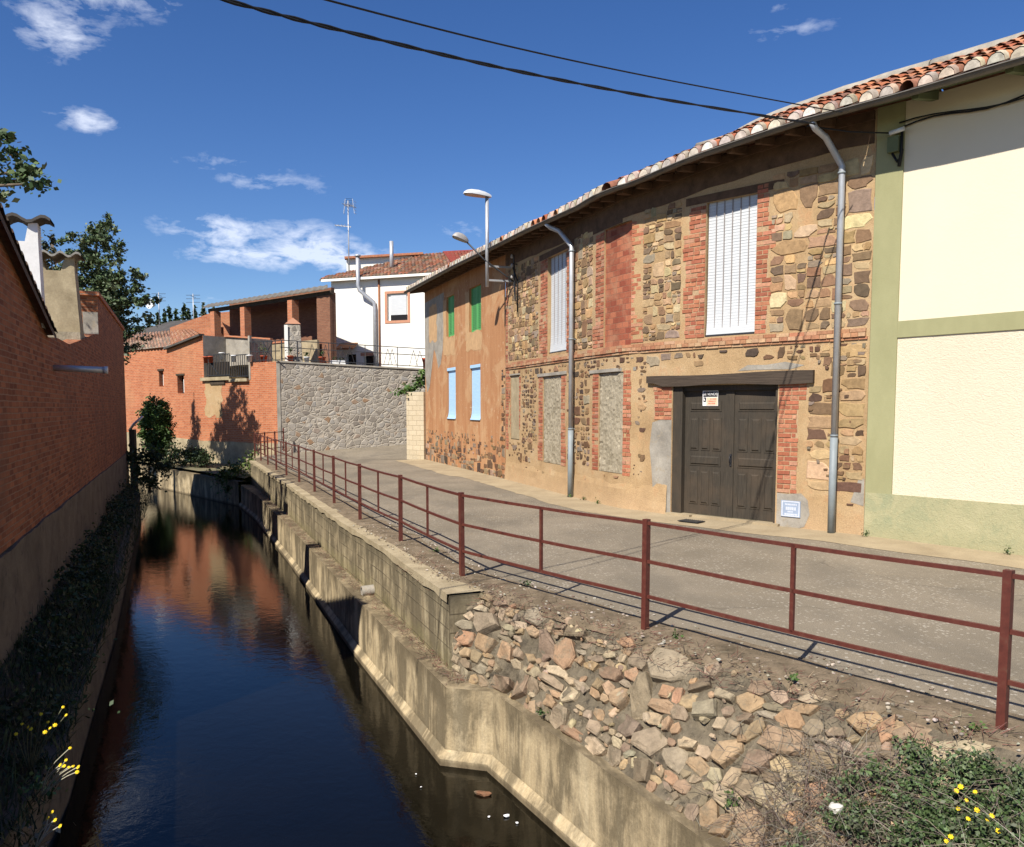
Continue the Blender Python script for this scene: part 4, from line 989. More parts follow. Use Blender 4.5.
# roller blinds upstairs
for s0, s1, z0, z1, nn, rec in ((19.215, 20.195, 3.42, 5.80, 6, .06), (13.09, 14.32, 3.46, 5.77, 5, .09)):
    m = MB(); n_ = 44
    for i in range(n_):
        a = z0 + (z1 - z0) * i / n_; b = z0 + (z1 - z0) * (i + 1) / n_; bow = .03 * math.exp(-((a - z0) / .25))
        m.face([FAC(s0, a, -rec + bow + .0025), FAC(s1, a, -rec + bow + .0025), FAC(s1, b, -rec + bow - .002), FAC(s0, b, -rec + bow - .002)], [(s0, a), (s1, a), (s1, b), (s0, b)])
    bl = m.build('roller_blind', 'blind_white', SH)
    m = MB()
    for i in range(1, nn):
        s = s0 + (s1 - s0) * i / nn; fbox(m, FAC, s - .007, s + .007, z0 + .02, z1, -rec - .01, -rec + .018)
    m.build('cord', 'blind_cord', bl)
    m = MB(); fbox(m, FAC, s0, s1, z0 - .05, z0 - .005, -rec - .06, -rec + .05); m.build('blind_bar', 'black_iron', bl)
    m = MB(); m.face([FAC(s, z, -.099 if rec < .08 else -.158) for s, z in ((s0 - .02, z0 - .05), (s1 + .02, z0 - .05), (s1 + .02, z1), (s0 - .02, z1))]); m.build('dark_window', 'window_dark', SH)
# cornice beam, roof, gutter
m = MB(); fbox(m, FAC, 9.78, 22.2, 0, 0, -.02, .05, .5, zf0=lambda s: soff(s) - .16, zf1=lambda s: soff(s) - .02); m.build('cornice', 'soffit_timber', SH)
m = MB(); fbox(m, FAC, 9.8, 22.2, 0, 0, -.02, .012, .5, zf0=lambda s: soff(s) - .50 + .015 * math.sin(s * 5), zf1=lambda s: soff(s) - .12); m.build('frieze', 'soffit_timber', SH)
ro, e = roof('roof', SH, 9.76, 22.22)
e.build('eave_boards', 'soffit_timber', ro); rafters(ro, 9.9, 22.1, .52, 'soffit_timber'); gutter(ro, 9.78, 22.3)
def downpipe(parent, s, s_top, jz, ztop, r0, r1):
    m = MB(); o_, z_ = gut(s_top)
    m.tube([FAC(s, jz - .02, .11), FAC(s, ztop, .11), FAC(s - (s - s_top) * .12, ztop + .07, .13), FAC(s_top + (s - s_top) * .35, z_ - .16, o_ * .62), FAC(s_top + (s - s_top) * .06, z_ - .06, o_ * .97), FAC(s_top, z_ + .03, o_ + .08)], r0, 12)
    d = m.build('downpipe', 'galvanised', parent)
    m = MB(); m.tube([FAC(s, .03, .11), FAC(s, jz, .11)], r1, 12); m.build('lower_pipe', 'grey_pipe', d)
    for z in (jz + .03, (jz + ztop) / 2, ztop - .1):
        m = MB(); m.tube([FAC(s, z - .015, .11), FAC(s, z + .015, .11)], r0 + .012, 12); fbox(m, FAC, s - .01, s + .01, z - .012, z + .012, -.01, .07); m.build('pipe_clip', 'grey_pipe', d)
downpipe(SH, 14.87, 14.35, 1.57, 5.72, .055, .066); downpipe(SH, 21.74, 21.50, 1.60, 5.92, .052, .060)

# sale sign on gate, ceramic tile plaque
def text_mb(txt, size, F, s, z, o, mat, name, parent):
    cu = bpy.data.curves.new('lettering', 'FONT'); cu.body = txt; cu.size = size; cu.align_x = 'CENTER'; cu.align_y = 'CENTER'
    ob = bpy.data.objects.new('lettering', cu); COL.objects.link(ob); bpy.context.view_layer.update()
    me = bpy.data.meshes.new_from_object(ob.evaluated_get(bpy.context.evaluated_depsgraph_get())); bpy.data.objects.remove(ob)
    m = MB(); m.add([F(s + v.co.x, z + v.co.y, o) for v in me.vertices], [list(p.vertices) for p in me.polygons], smooth=False)
    return m.build(name, mat, parent)
SG = thing('sale_sign', FAC(19.295, 2.12, -.09), 'small white and orange for sale sign fixed to the top of the wooden gate', 'sign')
m = MB(); fbox(m, FAC, 19.13, 19.46, 2.12, 2.40, -.092, -.084); m.build('board', 'sign_white', SG)
m = MB(); fbox(m, FAC, 19.215, 19.452, 2.13, 2.275, -.085, -.0815); m.build('orange_panel', 'sign_orange', SG)
m = MB(); fbox(m, FAC, 19.145, 19.45, 2.285, 2.385, -.085, -.0822); m.build('black_band', 'sign_black', SG)
m = MB(); fbox(m, FAC, 19.15, 19.205, 2.19, 2.275, -.085, -.0822); m.build('telephone_mark', 'sign_black', SG)
m = MB(); m.tube([FAC(19.163, 2.255, -.081), FAC(19.17, 2.225, -.081), FAC(19.19, 2.205, -.081)], .008, 6); m.build('handset', 'sign_white', SG)
text_mb('SE VENDE', .068, FAC, 19.297, 2.335, -.0805, 'sign_white', 'lettering', SG)
m = MB()
for z, w, s in ((2.245, .11, 19.35), (2.205, .17, 19.33), (2.165, .15, 19.33)):
    x = s - w / 2
    while x < s + w / 2: fbox(m, FAC, x, x + random.uniform(.008, .016), z - .012, z + .012, -.082, -.0805); x += .022
m.build('small_print', 'sign_red', SG)
PQ = thing('tile_plaque', FAC(20.975, .2, .02), 'square blue and white ceramic tile plaque low on the wall right of the gate', 'plaque')
m = MB(); fbox(m, FAC, 20.80, 21.15, .21, .49, .0, .022); m.build('tile', 'tile_blue', PQ)
m = MB()
for a, b, c, d in ((20.815, 21.135, .22, .232), (20.815, 21.135, .468, .48), (20.815, 20.828, .22, .48), (21.122, 21.135, .22, .48)): fbox(m, FAC, a, b, c, d, .02, .0245)
random.seed(11)
for z, w, h in ((.425, .20, .026), (.355, .17, .055), (.30, .10, .02), (.255, .22, .03)):
    x = 20.975 - w / 2
    while x < 20.975 + w / 2:
        ww = random.uniform(.012, .024); fbox(m, FAC, x, x + ww * .7, z - h / 2, z + h / 2, .02, .0245); x += ww + .006
m.build('glazed_border', 'tile_white', PQ)

# ------------------------------------------------------------------ orange house
OH = thing('orange_house', FAC(4.9, 0, 0), 'peeling orange rendered house with green upper and pale blue lower shutters', 'house')
OO = [(3.30, 4.32, 4.60, 6.02, .16), (6.15, 7.42, 4.52, 5.95, .16), (3.32, 4.45, 1.70, 3.50, .10), (6.20, 7.33, 1.70, 3.47, .10)]
m = MB(); fwall(m, FAC, 0, 9.74, -.1, soff, OO)
m.face([FAC(0, -.1, 0), FAC(0, -.1, -6), FAC(0, 6.6, -6), FAC(0, 6.6, 0)]); m.build('wall', 'orange_render', OH)
for q, nm in ((OO[0], 0), (OO[1], 0)):
    a, b, c, d = q[:4]
    m = MB(); mid = (a + b) / 2
    for x0, x1 in ((a, mid - .008), (mid + .008, b)):
        fbox(m, FAC, x0 + .01, x1 - .01, c, d, -.15, -.09)
    sh = m.build('shutter', 'green_shutter', OH)
    m = MB()
    for x0, x1 in ((a, mid), (mid, b)):
        z = c + .12
        while z < d - .1: fbox(m, FAC, x0 + .09, x1 - .09, z, z + .03, -.095, -.075); z += .055
        fbox(m, FAC, x0 + .01, x0 + .07, c, d, -.09, -.07); fbox(m, FAC, x1 - .07, x1 - .01, c, d, -.09, -.07)
    m.build('louvres', 'green_shutter', sh)
for a, b, c, d, _ in OO[2:]:
    m = MB(); n_ = 30
    for i in range(n_):
        z0 = c + (d - c - .05) * i / n_; z1 = c + (d - c - .05) * (i + 1) / n_
        bw = lambda z: -.06 + .075 * math.exp(-((z - c) / .12)); q = [(a + .02, z0), (b - .02, z0), (b - .02, z1), (a + .02, z1)]
        m.face([FAC(s, z, bw(z)) for s, z in q], q)
    bl = m.build('roller_blind', 'blind_blue', OH)
    m = MB(); fbox(m, FAC, a + .02, b - .02, c - .02, c + .0, -.03, .03); m.build('blind_bar', 'gutter_metal', bl)
    m = MB(); fbox(m, FAC, a, b, d - .10, d, -.09, .0); m.build('blind_box', 'blind_blue', OH)
    m = MB(); m.face([FAC(s, z, -.098) for s, z in ((a, c), (b, c), (b, d), (a, d))]); m.build('dark_window', 'window_dark', OH)
m = MB(); m.face([FAC(s, z, .006) for s, z in [(.02, 6.2), (2.95, 6.25), (2.95, 5.2), (2.75, 4.2), (2.45, 3.7), (2.1, 3.55), (1.75, 4.1), (1.45, 4.3), (1.1, 3.6), (.75, 2.9), (.35, 2.7), (.02, 3.4)]]); m.build('cement_patch', 'grey_cement', OH)
plain('pale_orange_render', (.50, .315, .165), 0.95, 0.15, 0, .35, 5)
m = MB(); m.face([FAC(s, z, .010) for s, z in blob_outline(.75, 1.9, 4.6, 6.0, 24, .07)]); m.build('render_patch', 'pale_orange_render', OH)
for s0, s1, z0, z1 in ((2.85, 4.4, 3.95, 4.58), (5.75, 7.5, 3.95, 4.5)):
    m = MB(); m.face([FAC(s, z, .005) for s, z in blob_outline(s0, s1, z0, z1, 24, .06)]); m.build('render_patch', 'pale_orange_render', OH)
for s0, s1, z0, z1 in ((2.85, 3.28, 4.4, 5.95), (5.7, 6.13, 4.3, 5.9)):
    m = MB(); m.face([FAC(s, z, .0065) for s, z in blob_outline(s0, s1, z0, z1, 24, .04)]); m.build('render_patch', 'pale_orange_render', OH)
m = MB()
random.seed(21)
stones(m, FAC, (.03, 9.7, .02, .95), .24, .85, .012, DPAL + [(.30, .20, .12), (.36, .26, .17)], avoid=(), fade=lambda s, z: 1.0 if z < .55 + .12 * math.sin(s * 1.7) else .55, o=.0)
stones(m, FAC, (.03, 9.7, .9, 1.25), .13, .25, .01, DPAL)
stones(m, FAC, (9.4, 9.72, .9, 3.2), .16, .55, .01, DPAL)
m.build('plinth_stones', 'field_stone', OH)
ro, e = roof('roof', OH, -.35, 9.74); e.build('eave_boards', 'soffit_timber', ro); rafters(ro, -.3, 9.7, .52, 'soffit_timber'); gutter(ro, -.35, 9.76)
m = MB(); fbox(m, FAC, .02, 9.72, 0, 0, -.02, .05, .5, zf0=lambda s: soff(s) - .16, zf1=lambda s: soff(s) - .02); m.build('cornice', 'soffit_timber', OH)

# ------------------------------------------------------------------ yellow house
YH = thing('yellow_house', FAC(25.4, 0, 0), 'cream yellow rendered house with sage green painted pilaster and plinth', 'house')
m = MB(); fwall(m, FAC, 22.24, 28.6, 3.2, soff); m.build('upper_wall', 'cream_smooth_render', YH)
m = MB(); fwall(m, FAC, 22.24, 28.6, -.1, 3.2); m.build('lower_wall', 'cream_rough_render', YH)
m = MB(); fbox(m, FAC, 22.245, 22.67, .73, 0, -.02, .025, .5, zf1=lambda s: soff(s)); m.build('pilaster', 'sage_paint', YH)
m = MB(); fbox(m, FAC, 22.67, 28.6, 3.165, 3.415, -.02, .022, .4); m.build('band', 'sage_paint', YH)
m = MB(); fbox(m, FAC, 22.25, 28.6, -.1, .73, -.02, .03, .3); m.build('plinth', 'sage_rough_paint', YH)
ro, e = roof('roof', YH, 22.24, 28.6); e.build('eave_boards', 'sage_wood', ro); rafters(ro, 22.9, 28.5, 1.25, 'sage_wood', .1, .1); gutter(ro, 22.28, 28.6)
m = MB(); m.face([FAC(22.24, -.1, -5), FAC(28.6, -.1, -5), FAC(28.6, 6.6, -5), FAC(22.24, 6.6, -5)]); m.build('back_wall', 'cream_rough_render', YH)
# junction box and wires under the eave
t = thing('junction_box', FAC(22.54, 5.95, .05), 'small pale electric junction box with cables at the top of the green pilaster', 'junction box')
m = MB(); fbox(m, FAC, 22.46, 22.63, 5.97, 6.20, .025, .13); m.build('box', 'sage_wood', t)
m = MB(); m.tube([FAC(22.66, 6.27, .08), FAC(22.66, 5.9, .08), FAC(22.6, 5.82, .08), FAC(22.52, 5.96, .08)], .02, 6); m.tube([FAC(22.66, 6.0, .06), FAC(22.62, 5.75, .06)], .025, 6); m.build('cable_bundle', 'cable_black', t)
m = MB(); m.tube([FAC(22.5, 6.25, .14), FAC(22.72, 6.27, .14)], .035, 8); m.build('insulator_cap', 'lamp_white', t)
m = MB(); m.tube([FAC(22.6 + k * .25, 6.32 + .05 * math.sin(k * .9), .04) for k in range(24)], .014, 5); m.tube([FAC(22.6 + k * .25, 6.34 + .07 * math.sin(k * .6 + 1), .05) for k in range(24)], .012, 5)
m.tube([FAC(22.55, 6.25, .1), FAC(22.0, 6.33, .42), FAC(21.6, 6.45, .55), FAC(21.4, 6.5, .68)], .012, 5); m.build('wall_cable', 'cable_black', t)

# overhead cables
def px3(x, y, D):
    a = (x - 512.0, FPX, PY - y); c, s = math.cos(PITCH), math.sin(PITCH)
    d = Vector((a[0], a[1] * c + a[2] * s, -a[1] * s + a[2] * c)); return Vector((0, 0, CAM_H)) + d * (D / d.y)
def smooth_path(P, n=6):
    return [p if isinstance(p, Vector) else Vector(p) for p in spline3(P, n)]
def spline3(P, n):
    P = [Vector(p) for p in P]; o = []
    for i in range(len(P) - 1):
        a, b, c, d = P[max(i - 1, 0)], P[i], P[i + 1], P[min(i + 2, len(P) - 1)]
        for k in range(n):
            t = k / n; o.append(.5 * ((2 * b) + (c - a) * t + (2 * a - 5 * b + 4 * c - d) * t * t + (3 * b - a - 3 * c + d) * t ** 3))
    return o + [P[-1]]
m = MB(); cp = spline3([px3(-300, -160, 4.6), px3(40, -52, 5.6), px3(225, 0, 6.5), px3(350, 32.5, 7.3), px3(512, 70, 8.8), px3(662, 99, 10.5), px3(815, 124, 12.75)], 14)
tw = [[], []]
for i, p in enumerate(cp):
    for j in (0, 1): tw[j].append(p + Vector((.0, .012, .012)).normalized() * .009 * math.cos(i * .9 + j * math.pi) + Vector((0, 0, .009 * math.sin(i * .9 + j * math.pi))))
for q in tw: m.tube(q, .0105, 6)
tag(m.build('overhead_cable', 'cable_black'), 'thick twisted black overhead cable sagging to the eave of the stone house', 'cable')
m = MB(); m.tube(spline3([px3(-150, -130, 4.8), px3(140, -52, 5.7), px3(327, 0, 6.8), px3(512, 47, 8.6), px3(662, 79, 10.3), px3(812, 107, 12.3), px3(842, 112, 12.62)], 12), .0085, 6)
tag(m.build('overhead_cable', 'cable_black'), 'thinner upper overhead cable reaching the roof edge by the green pilaster', 'cable')

# ------------------------------------------------------------------ street lamps on the wall
n_ = FAC.n(10.3); nv = Vector((n_.x, n_.y, 0)); uv_ = FAC.u(10.3); uvv = Vector((uv_.x, uv_.y, 0))
t = thing('street_lamp', FAC(10.3, 5.5, 0), 'street lamp with a flat white head on a tall galvanised pole above the eave', 'street lamp', 'street lamps bracketed to the house wall')
m = MB(); m.tube([FAC(10.3, 5.42, .72), FAC(10.3, 7.85, .72)], .05, 12); m.build('pole', 'galvanised', t)
for z in (5.60, 5.98):
    m = MB(); m.bar(FAC(10.3, z, 0), FAC(10.3, z, .74), .05); m.build('bracket', 'galvanised', t)
def lamp_head(parent, base, d, L, w, h, mat):
    d = d.normalized(); side = d.cross(Vector((0, 0, 1))).normalized(); upv = side.cross(d); n = 14; secs = []
    prof = [(0, .28, .35), (.08, .45, .6), (.25, .72, .85), (.5, .95, 1.0), (.75, 1.0, .92), (.9, .86, .7), (1.0, .45, .3)]
    vs = []
    for tt, ww, hh in prof:
        for k in range(n):
            a = math.pi * k / (n - 1); vs.append(base + d * (tt * L) + side * (math.cos(a) * w / 2 * ww) + upv * (max(0.0, math.sin(a)) ** .8 * h * hh))
    fs = [[i * n + k, i * n + k + 1, (i + 1) * n + k + 1, (i + 1) * n + k] for i in range(len(prof) - 1) for k in range(n - 1)]
    m = MB(); m.add(vs, fs); m.face(vs[:n]); m.face(vs[-n:]); hd = m.build('lamp_head', mat, parent)
    m = MB(); q = [vs[i * n] - upv * (.0 if i in (0, 6) else .02) for i in range(len(prof))]; q2 = [vs[i * n + n - 1] - upv * (.0 if i in (0, 6) else .02) for i in range(len(prof))]
    for i in range(len(prof) - 1): m.face([q[i], q[i + 1], q2[i + 1], q2[i]])
    for i in range(len(prof) - 1): m.face([q[i], q[i + 1], vs[(i + 1) * n], vs[i * n]]); m.face([q2[i], q2[i + 1], vs[(i + 1) * n + n - 1], vs[i * n + n - 1]])
    m.build('lamp_cover', 'lamp_glass', hd)
lamp_head(t, FAC(10.3, 7.84, .60), nv + Vector((0, 0, .06)), .78, .30, .15, 'lamp_white')
t = thing('street_lamp', FAC(10.6, 5.5, 0), 'lower street lamp with a rounded head on a slanting thin arm', 'street lamp', 'street lamps bracketed to the house wall')
m = MB(); m.tube([FAC(10.6, 5.55, .05), FAC(10.5, 5.75, .30), FAC(10.3, 6.15, .80), FAC(10.2, 6.62, 1.28)], .022, 8); m.build('arm', 'black_iron', t)
lamp_head(t, FAC(10.2, 6.60, 1.24), nv * 1.0 + Vector((0, 0, .35)), .46, .25, .17, 'insulator')
t = thing('cable_bracket', FAC(10.75, 5.4, 0), 'small iron bracket with cable insulators on the wall beside the street lamps', 'bracket')
m = MB(); m.bar(FAC(10.75, 5.0, .06), FAC(10.75, 6.25, .10), .03); m.bar(FAC(10.75, 6.0, 0), FAC(10.75, 6.0, .14), .03); m.build('upright', 'black_iron', t)
for z in (5.65, 5.95, 6.2):
    m = MB(); m.tube([FAC(10.75, z - .05, .15), FAC(10.75, z - .02, .15), FAC(10.75, z + .03, .15), FAC(10.75, z + .06, .15)], [.025, .045, .035, .02], 8); m.build('insulator', 'insulator', t)
m = MB(); m.tube([FAC(10.75, 5.95, .14), FAC(10.9, 5.5, .04), FAC(10.85, 4.7, .03)], .018, 6); m.tube([FAC(10.6, 5.55, .04), FAC(10.62, 5.2, .03)], .02, 6); m.build('cable', 'cable_black', t)
# ------------------------------------------------------------------ left bank brick houses (in shade)
def ztop(s):
    P = [(.3, 4.66), (6.1, 3.2), (7.2, 3.28), (8.87, 3.28), (10.8, 3.5), (14.26, 3.92), (15.4, 4.0)]
    for a, b in zip(P, P[1:]):
        if s <= b[0]: return a[1] + (b[1] - a[1]) * max(0, (s - a[0])) / (b[0] - a[0])
    return P[-1][1]
t = thing('brick_house', LEFT(7.8, -1.2, 0), 'shaded red brick house by the water with tiled sloping verge and two chimneys', 'house')
m = MB(); fwall(m, LEFT, .3, 15.3, .44, ztop, step=.4)
m.face([LEFT(.3, .44, 0), LEFT(.3, .44, -6), LEFT(.3, ztop(.3), -6), LEFT(.3, ztop(.3), 0)], [(0, .44), (6, .44), (6, 4.87), (0, 4.87)])
ss = breaks(.3, 15.3, .4)
for a, b in zip(ss, ss[1:]):
    m.face([LEFT(a, ztop(a), 0), LEFT(b, ztop(b), 0), LEFT(b, ztop(b), -.3), LEFT(a, ztop(a), -.3)], [(a, 0), (b, 0), (b, .3), (a, .3)])
    m.face([LEFT(a, .44, -.3), LEFT(b, .44, -.3), LEFT(b, ztop(b), -.3), LEFT(a, ztop(a), -.3)], [(a, .44), (b, .44), (b, ztop(b)), (a, ztop(a))])
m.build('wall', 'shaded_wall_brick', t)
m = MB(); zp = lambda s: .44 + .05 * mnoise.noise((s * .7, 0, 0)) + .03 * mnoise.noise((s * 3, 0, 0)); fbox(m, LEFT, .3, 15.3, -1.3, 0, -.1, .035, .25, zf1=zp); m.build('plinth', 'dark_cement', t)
m = MB(); ss = breaks(.1, 6.15, .5)
for a, b in zip(ss, ss[1:]):
    m.face([LEFT(a, ztop(a) + .03, .12), LEFT(b, ztop(b) + .03, .12), LEFT(b, ztop(b) + .03, -7), LEFT(a, ztop(a) + .03, -7)], None, (.2, .12, .09))
    m.face([LEFT(a, ztop(a) - .06, .12), LEFT(b, ztop(b) - .06, .12), LEFT(b, ztop(b) + .03, .12), LEFT(a, ztop(a) + .03, .12)], None, (.12, .09, .07))
s = .1
while s < 6.1:    # stepped verge tiles
    z = ztop(s + .15); vs = []
    for ds, dz, r in ((0, .10, .10), (.36, .0, .085)):
        for k in range(7):
            a = math.pi * k / 6; vs.append(LEFT(s + ds, ztop(s + ds) + .03 + dz * .45 + math.sin(a) * r * .8, .05 - math.cos(a) * r))
    m.add(vs, [[k, k + 1, 8 + k, 7 + k] for k in range(6)] + [list(range(7))], jit((.13, .095, .075), .3), True); s += .31
m.build('roof', 'roof_tile', t)
UB3 = Vector((UB.x, UB.y, 0)); NB3 = Vector((-.93, -.37, 0))
def chimney(parent, s, o, ws, wo, z0, z1, zo, zc, mat, taper=.0, capmat='fibre_cement', base=None):
    c = LEFT(s, 0, o)
    def ring(z, k): return [c + UB3 * (sx * ws / 2 * k) + NB3 * (sy * wo / 2 * k) + Vector((0, 0, z)) for sx, sy in ((-1, -1), (1, -1), (1, 1), (-1, 1))]
    m = MB(); A = ring(z0, 1 + taper); B = ring(z1, 1.0)
    for i in range(4): m.face([A[i], A[(i + 1) % 4], B[(i + 1) % 4], B[i]])
    # rounded shoulder: open smoke hole with corner stubs
    I = ring(z1, .62)
    for i in range(4): m.face([B[i], B[(i + 1) % 4], I[(i + 1) % 4], I[i]])
    J = ring(z1 - .4, .62)
    for i in range(4): m.face([I[i], I[(i + 1) % 4], J[(i + 1) % 4], J[i]])
    m.face(J)
    ch = m.build('chimney', mat, parent)
    m = MB(); T = ring(zo, 1.0)
    for i in range(4):
        e1 = (B[(i + 1) % 4] - B[i]).normalized(); e2 = (B[(i - 1) % 4] - B[i]).normalized(); w = .20 * min(ws, wo) + .05
        P = [B[i], B[i] + e1 * w * 1.5, B[i] + e1 * w * 1.3 + e2 * w * .8, B[i] + e2 * w * 1.5]; Q = [T[i], T[i] + e1 * w, T[i] + (e1 + e2) * w * .8, T[i] + e2 * w]
        m.hexa(P + Q)
    m.build('corner_stub', mat, ch)
    m = MB(); n = 22; x0 = c - NB3 * (wo * .68) ; L_ = wo * 1.36; rows = []
    for j, (du, th) in enumerate(((-ws * .72, 0), (ws * .72, 0))):
        rows.append([x0 + NB3 * (L_ * i / n) + UB3 * du + Vector((0, 0, zo + .03 + .045 * math.sin(i / n * math.pi * 7))) for i in range(n + 1)])
    for i in range(n):
        a, b, c_, d = rows[0][i], rows[0][i + 1], rows[1][i + 1], rows[1][i]; up_ = Vector((0, 0, .045))
        m.face([a, b, c_, d], smooth=True); m.face([a + up_, b + up_, c_ + up_, d + up_], smooth=True); m.face([a, b, b + up_, a + up_]); m.face([d, c_, c_ + up_, d + up_])
    m.build('chimney_cap', capmat, ch)
    return ch
chimney(t, 5.72, -.50, .34, 1.0, 3.3, 4.58, 4.86, 4.98, 'white_chimney_paint', .04, 'dark_roofing')
cc = LEFT(10.5, 0, -1.35)
chimney(t, 11.6, -.50, .62, .80, 3.66, 5.0, 5.28, 5.40, 'tan_cement', .18, 'fibre_cement')
m = MB(); c = LEFT(11.6, 0, -.55); m.box(c + Vector((0, 0, 3.2)), (.95, 1.05, 1.0), ax=(UB3, NB3, Vector((0, 0, 1)))); m.build('chimney_base', 'rough_cement', t)
m = MB(); p0 = LEFT(6.6, 2.74, -.05); d = Vector((.93, .37, -.03)).normalized(); m.tube([p0, p0 + d * .84], .052, 14); sp = m.build('rain_spout', 'fluted_grey_metal', t)
m = MB(); m.tube([p0 + d * .80, p0 + d * .862], .062, 14); m.build('sunlit_end', 'lamp_white', sp)  # white ring paints in the sunlight on the end of the spout
t = thing('brick_building', LEFT(20.5, -1.2, 0), 'taller plain shaded brick building beyond the chimneys with flat brick coping', 'building')
m = MB(); fwall(m, LEFT, 15.3, 25.7, .41, 5.0)
for s0 in (15.3, 25.7): m.face([LEFT(s0, .41, 0), LEFT(s0, .41, -5), LEFT(s0, 5.0, -5), LEFT(s0, 5.0, 0)], [(0, .41), (5, .41), (5, 5), (0, 5)])
m.face([LEFT(15.3, .41, -5), LEFT(25.7, .41, -5), LEFT(25.7, 5, -5), LEFT(15.3, 5, -5)]); m.face([LEFT(15.3, 4.95, 0), LEFT(25.7, 4.95, 0), LEFT(25.7, 4.95, -5), LEFT(15.3, 4.95, -5)])
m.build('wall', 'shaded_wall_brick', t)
m = MB(); fbox(m, LEFT, 15.22, 25.78, 4.98, 5.09, -5, .05, 1.0); m.build('coping', 'pillar_brick', t)
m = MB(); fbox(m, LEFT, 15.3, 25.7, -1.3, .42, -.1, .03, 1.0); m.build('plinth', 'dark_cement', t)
m = MB(); fbox(m, LEFT, 15.24, 15.3, 3.6, 4.55, -.35, .0, 1.0); m.build('cement_patch', 'grey_cement', t)
t = thing('shade_wall', LEFT(-3, -1, 0), 'low brick wall added out of view to shade the near left bank', 'wall')  # added out of view to keep the sun off the near left bank
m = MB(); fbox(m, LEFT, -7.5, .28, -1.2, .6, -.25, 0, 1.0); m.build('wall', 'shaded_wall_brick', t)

# ------------------------------------------------------------------ far orange brick house with balcony
t = thing('orange_brick_house', FARB(7, -.6, 0), 'sunlit orange brick house at the canal bend with a small iron balcony', 'house')
def zf(s):
    if s < 1.97: return 4.19
    if s < 5.66: return 3.5
    if s < 8.8: return 5.66 - (s - 5.66) * .172
    return 5.12
m = MB(); fwall(m, FARB, 0, 1.97, .45, 4.19); fwall(m, FARB, 1.97, 5.66, .45, 3.46); fwall(m, FARB, 5.66, 18, lambda s: .45 + max(0, s - 6) * .045, zf, [(7.42, 8.02, 2.82, 3.74, .3), (9.30, 9.72, 3.2, 4.02, .3)])
m.face([FARB(0, .45, 0), FARB(0, .45, -1.0), FARB(0, 4.19, -1.0), FARB(0, 4.19, 0)]); m.face([FARB(0, 4.19, 0), FARB(1.97, 4.19, 0), FARB(1.97, 4.19, -1.5), FARB(0, 4.19, -1.5)])
m.face([FARB(5.66, 5.3, 0), FARB(18, 5.1, 0), FARB(18, .4, -6), FARB(5.66, .4, -6)])
m.build('wall', 'orange_brick', t)
m = MB(); fbox(m, FARB, 0, 18, -.8, 0, -.3, .03, .6, zf1=lambda s: .45 + max(0, s - 6) * .045 + .04 * mnoise.noise((s, 0, 0))); m.build('plinth', 'tan_cement', t)
m = MB(); fwall(m, FARB, 1.97, 5.66, 3.4, lambda s: 5.34 + (s - 1.97) * .09, o=-1.3); m.face([FARB(1.97, 3.4, -1.3), FARB(1.97, 3.4, 0), FARB(1.97, 5.34, -.0), FARB(1.97, 5.34, -1.3)]); m.face([FARB(5.658, 3.4, .004), FARB(5.658, 3.4, -1.4), FARB(5.658, 5.66, -1.4), FARB(5.658, 5.66, .004)]); m.build('niche_wall', 'grey_cement', t)
m = MB(); fbox(m, FARB, 1.97, 5.66, 5.36, 5.44, -1.35, -1.2, .5, zf0=lambda s: 5.34 + (s - 1.97) * .09, zf1=lambda s: 5.42 + (s - 1.97) * .09); m.build('coping', 'pillar_brick', t)
m = MB(); fbox(m, FARB, 2.0, 3.4, 3.33, 3.47, -1.4, .16); fbox(m, FARB, 3.4, 5.8, 3.42, 3.58, -1.4, .14); m.build('balcony_slab', 'tan_cement', t)
m = MB(); fbox(m, FARB, 3.9, 5.1, 3.22, 3.40, .0, .06); m.build('slab_support', 'old_timber', t)
m = MB(); fpatch(m, FARB, blob_outline(4.2, 5.6, 1.7, 3.35, 24, .12), .006); m.build('render_patch', 'ochre_mortar', t)
m = MB(); fbox(m, FARB, 1.9, 2.02, 3.4, 5.45, -.1, .02); m.build('corner_strip', 'grey_cement', t)
for a, b, c, d in ((7.42, 8.02, 2.82, 3.74), (9.30, 9.72, 3.2, 4.02)):
    m = MB(); m.face([FARB(s, z, -.28) for s, z in ((a, c), (b, c), (b, d), (a, d))]); w_ = m.build('slit_window', 'window_dark', t)
    m = MB(); fbox(m, FARB, a - .08, b + .08, d, d + .09, -.1, .04); m.build('lintel', 'old_timber', w_)
    m = MB(); fbox(m, FARB, a + .02, a + .20, c + .05, d - .2, -.27, -.1); m.build('cloth', 'white_plaster', w_)
# tiled roof rising behind the wall
m = MB()
def RFA(s, d, h=0): return FARB(s, zf(s) + .06 + d * (6.2 - zf(s)) / 4.4 + h, .15) + Vector((-.42, .9, 0)) * d
n_ = 40
for i in range(n_):
    s0, s1 = 5.7 + (18 - 5.7) * i / n_, 5.7 + (18 - 5.7) * (i + 1) / n_
    for j in range(12):
        d0, d1 = j * .4, j * .4 + .44; mid = (s0 + s1) / 2
        m.face([RFA(s0, d0, .03), RFA(mid, d0, .10), RFA(mid, d1, .08), RFA(s0, d1, .0)], None, jit(random.choice([(.30, .15, .09), (.25, .13, .085), (.34, .21, .14), (.22, .16, .12)]), .2), True)
        m.face([RFA(mid, d0, .10), RFA(s1, d0, .03), RFA(s1, d1, .0), RFA(mid, d1, .08)], None, jit(random.choice([(.30, .15, .09), (.25, .13, .085), (.34, .21, .14)]), .2), True)
ro_ = m.build('roof', 'roof_tile', t)
m = MB(); fbox(m, FARB, 5.68, 8.9, 0, 0, -.1, .2, .5, zf0=lambda s: zf(s) - .03, zf1=lambda s: zf(s) + .07); m.build('verge', 'dark_roofing', ro_)
